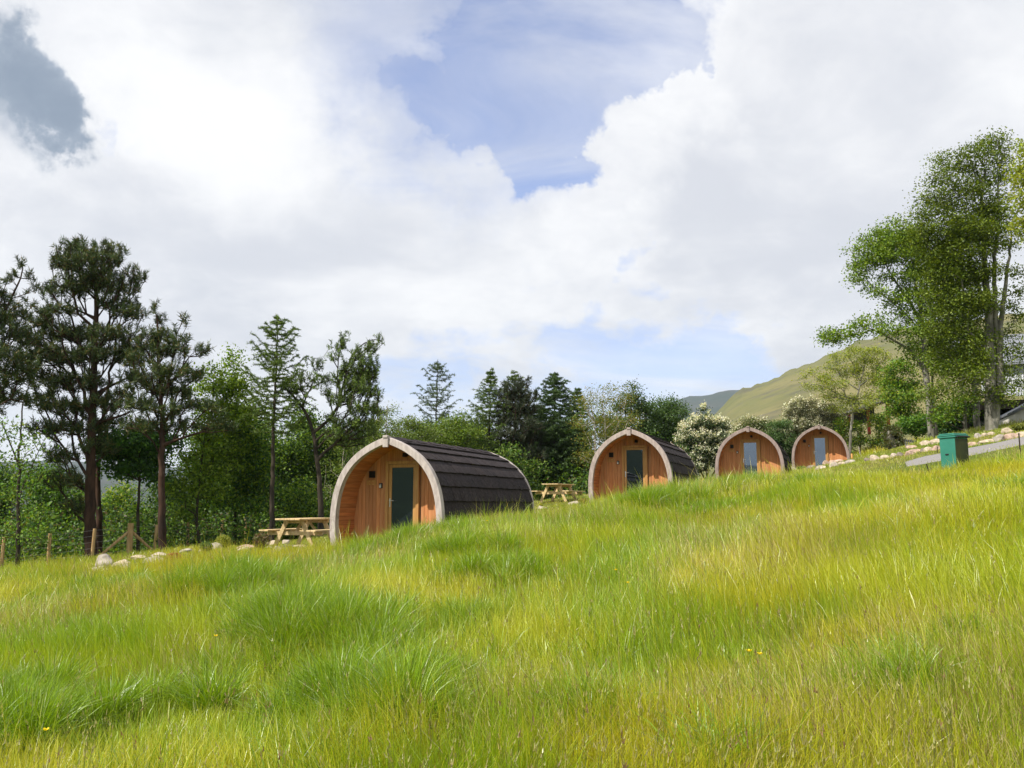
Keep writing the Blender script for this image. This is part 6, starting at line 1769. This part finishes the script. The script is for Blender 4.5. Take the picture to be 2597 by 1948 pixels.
def tussocks():
    """lush darker clumps with long arching blades"""
    rng = np.random.default_rng(320)
    spots = []
    for (px, py, D, rad, nb, hh) in TUSS:
        p = at(px, py, D); f = 1.1 if D < 15 else 1.02; spots.append((p[0], p[1], rad, int(nb * 1.9), hh * f))
    for _ in range(90):
        r = rng.uniform(5, 20); a = rng.uniform(R(-34), R(30)); spots.append((r * math.sin(a), r * math.cos(a), rng.uniform(0.15, 0.4), int(rng.uniform(150, 500)), rng.uniform(0.28, 0.42)))
    XX = []; YY = []; HH = []; LD = []; LN = []; CC = []; WW = []
    for (x, y, rad, nb, hh) in spots:
        # each lush patch is made of smaller clumps
        kc = max(1, int(rad / 0.12)); cx_ = x + rng.normal(0, rad * 0.6, kc * 3); cy_ = y + rng.normal(0, rad * 0.6, kc * 3)
        id_ = rng.integers(0, len(cx_), nb)
        sc = 0.075
        dx = rng.normal(0, sc, nb); dy = rng.normal(0, sc, nb)
        X = cx_[id_] + dx; Y = cy_[id_] + dy
        XX.append(X); YY.append(Y)
        h = hh * rng.uniform(0.55, 1.25, nb) * (0.75 + 0.5 * rng.random(len(cx_)))[id_]; HH.append(h)
        LD.append(np.arctan2(dy, dx) + rng.normal(0, 0.7, nb)); LN.append(np.abs(rng.normal(0.45, 0.3, nb)) + 0.1)
        base = np.array((0.20, 0.36, 0.014)) * (1 - 0.45 * rng.random((nb, 1))) + np.array((0.12, 0.12, 0.0)) * rng.random((nb, 1))
        pal = rng.random(nb) < 0.06; base[pal] = (0.40, 0.46, 0.22)
        CC.append(base * rng.uniform(0.75, 1.25, (nb, 1)))
        D = math.hypot(x, y); WW.append(np.maximum(0.0065, 0.00048 * D) * rng.uniform(0.7, 1.5, nb))
    X = np.concatenate(XX); Y = np.concatenate(YY); k = ~in_pod(X, Y, 0.02) & ~in_path(X, Y) & (np.hypot(X, Y) > 3)
    o = grass_mesh('tussock_grass', X[k], Y[k], np.concatenate(HH)[k], np.concatenate(WW)[k], np.concatenate(LN)[k], np.concatenate(LD)[k], np.concatenate(CC)[k], M['grass'], 321, curl=0.5)
    tag(o, 'lush dark green tussocks with arching blades scattered through the meadow', 'grass', kind='stuff')

def seed_heads():
    rng = np.random.default_rng(330)
    n = 4500
    az = rng.uniform(R(-35), R(35), n); r = 4 + rng.random(n) ** 1.2 * 15
    X = r * np.sin(az); Y = r * np.cos(az); px = px_of(X, Y)
    k = (Y < np.interp(px, CREST_PX, CREST_D)) & (rng.random(n) < 0.25 + 0.9 * vnoise(X, Y, 1.5, 91)) & ~in_pod(X, Y, .02)
    X, Y, r = X[k], Y[k], r[k]; n = len(X)
    Z = gz(X, Y); h = rng.uniform(0.30, 0.52, n)
    A = np.stack([X, Y, Z], -1); t = np.stack([rng.normal(0, 0.05, n), rng.normal(0, 0.05, n), h], -1); B = A + t
    V1, Q1 = tubes_np(A, B, np.full(n, .0012) + r * 0.00003, np.full(n, .0008) + r * 0.00003, 3)
    T1 = np.concatenate([Q1[:, [0, 1, 2]], Q1[:, [0, 2, 3]]])
    c1 = np.repeat(np.array([(0.20, 0.22, 0.06)]) * rng.uniform(.7, 1.2, (n, 1)), 6, axis=0)
    # heads: short spindles, some brown, some straw
    m = 5
    u = rng.random((n, m, 1)); C = B[:, None] - unit(t)[:, None] * u * 0.07 + rng.normal(0, 0.006, (n, m, 3))
    hc = np.where((rng.random(n) < 0.15)[:, None], np.array([(0.26, 0.15, 0.09)]), np.array([(0.42, 0.38, 0.16)])) 
    V2, T2, c2 = blades_np(C.reshape(-1, 3), np.repeat(unit(t), m, axis=0) + rng.normal(0, .25, (n * m, 3)), 0.028, 0.006, rng, [(1, 1, 1, 1)])
    c2 = c2 * np.repeat(hc, m * 4, axis=0)
    V, T, c = join_np([(V1, T1, c1), (V2, T2, c2)])
    o = mesh_np('seeding_grass', V, T, M['grass'], None, c)
    tag(o, 'thin grass stalks with brown and straw seed heads', 'grass', kind='stuff')
meadow(); short_grass(); tussocks(); seed_heads()

# buttercups and plantain heads that can be told apart
def buttercup(px, py, D, label, n=1, seed=0):
    rng = random.Random(seed)
    p = at(px, py, D); gzv = gz1(p[0], p[1])
    root = empty('buttercup', (p[0], p[1], gzv)); tag(root, label, 'flower', 'yellow buttercups in the meadow')
    H = max(p[2] - gzv, 0.42)
    for k in range(n):
        dx = (k - (n - 1) / 2) * 0.075
        mb = MB(); mb.tube([(0, 0, 0), (dx * .4, 0.0, H * .6), (dx, 0, H - 0.02 * k)], [0.002, 0.0018, 0.0015], 5, (0.15, 0.25, 0.04)); mb.build('stem', M['grass'], root)
        mb = MB(); c = Vector((dx, 0, H - 0.02 * k)); 
        for j in range(5):
            a = j * 2 * math.pi / 5 + k
            d = Vector((math.cos(a), math.sin(a), 0)); t = Vector((-d.y, d.x, 0)); L = 0.018
            mb.add([c, c + d * L * .6 + t * L * .5 + Vector((0, 0, .006)), c + d * L * 1.1 + t * L * .35 + Vector((0, 0, .014)), c + d * L * 1.1 - t * L * .35 + Vector((0, 0, .014)), c + d * L * .6 - t * L * .5 + Vector((0, 0, .006))], [(0, 1, 2, 3, 4)], (0.85, 0.62, 0.01))
        mb.build('petals', M['petal'], root)
        mb = MB(); mb.tube([c + Vector((0, 0, .001)), c + Vector((0, 0, .008))], [0.004, 0.0035], 8, (0.7, 0.5, 0.02)); mb.build('flower_centre', M['petal'], root)
buttercup(1918, 1782, 6.2, 'pair of yellow buttercups open side by side low in the right foreground', 2, 1)
buttercup(1594, 1602, 9.5, 'single small buttercup in the middle of the right foreground', 1, 2)
buttercup(545, 1664, 8.6, 'buttercup in the grass left of the biggest dark tussock', 1, 3)
buttercup(110, 1944, 5.6, 'buttercup at the bottom left picture edge', 1, 4)
buttercup(1235, 1457, 14.5, 'faint distant buttercup below the gap between the first two pods', 1, 5)

buttercup(1563, 1741 - 180, 10.2, 'buttercup beside the small brown plantain head', 1, 6)
buttercup(1545, 1362, 17.5, 'buttercup near the crest below the second pod', 1, 7)
buttercup(2176, 1374, 16.0, 'buttercup in the upper meadow below the farthest pod', 1, 8)

def spike(px, py, D, label, h=0.05):
    p = at(px, py, D); g0 = gz1(p[0], p[1]); H = max(p[2] - g0, 0.25)
    root = empty('plantain', (p[0], p[1], g0)); tag(root, label, 'plantain', 'dark plantain heads above the grass')
    mb = MB(); mb.tube([(0, 0, 0), (0.01, 0, H)], [0.0022, 0.0016], 5, (0.12, 0.16, 0.05)); mb.build('stalk', M['grass'], root)
    mb = MB(); mb.tube([(0.01, 0, H - h * .5), (0.01, 0, H - h * .2), (0.011, 0, H + h * .3), (0.011, 0, H + h * .5)], [0.002, 0.006, 0.005, 0.001], 8, (0.07, 0.04, 0.035)); mb.build('seed_spike', M['grass'], root)
spike(2305, 1620, 9.0, 'dark plantain head on a tall stalk at the right of the meadow', 0.08)
spike(2401, 1536, 10.5, 'reddish brown plantain head farthest right in the meadow', 0.08)
spike(1494, 1640, 8.8, 'dark plantain head left of the single small buttercup', 0.07)
spike(1543, 1555, 10.0, 'small brown plantain head in the middle of the meadow', 0.06)

# ------------------------------------------------------------------ air
def haze():
    mb = MB(); mb.box((0, 0, 195), (9400, 9400, 550))
    m = bpy.data.materials.new('air_haze'); m.use_nodes = True
    for n in list(m.node_tree.nodes): m.node_tree.nodes.remove(n)
    out = m.node_tree.nodes.new('ShaderNodeOutputMaterial'); v = m.node_tree.nodes.new('ShaderNodeVolumePrincipled')
    v.inputs['Color'].default_value = (0.70, 0.84, 1.0, 1); v.inputs['Density'].default_value = HAZE_D
    v.inputs['Anisotropy'].default_value = 0.2
    m.node_tree.links.new(v.outputs[0], out.inputs['Volume'])
    o = mb.build('haze', m); tag(o, 'pale blue air between the far hills and the camera', 'haze', kind='stuff')
HAZE_D = 0.00010
haze()
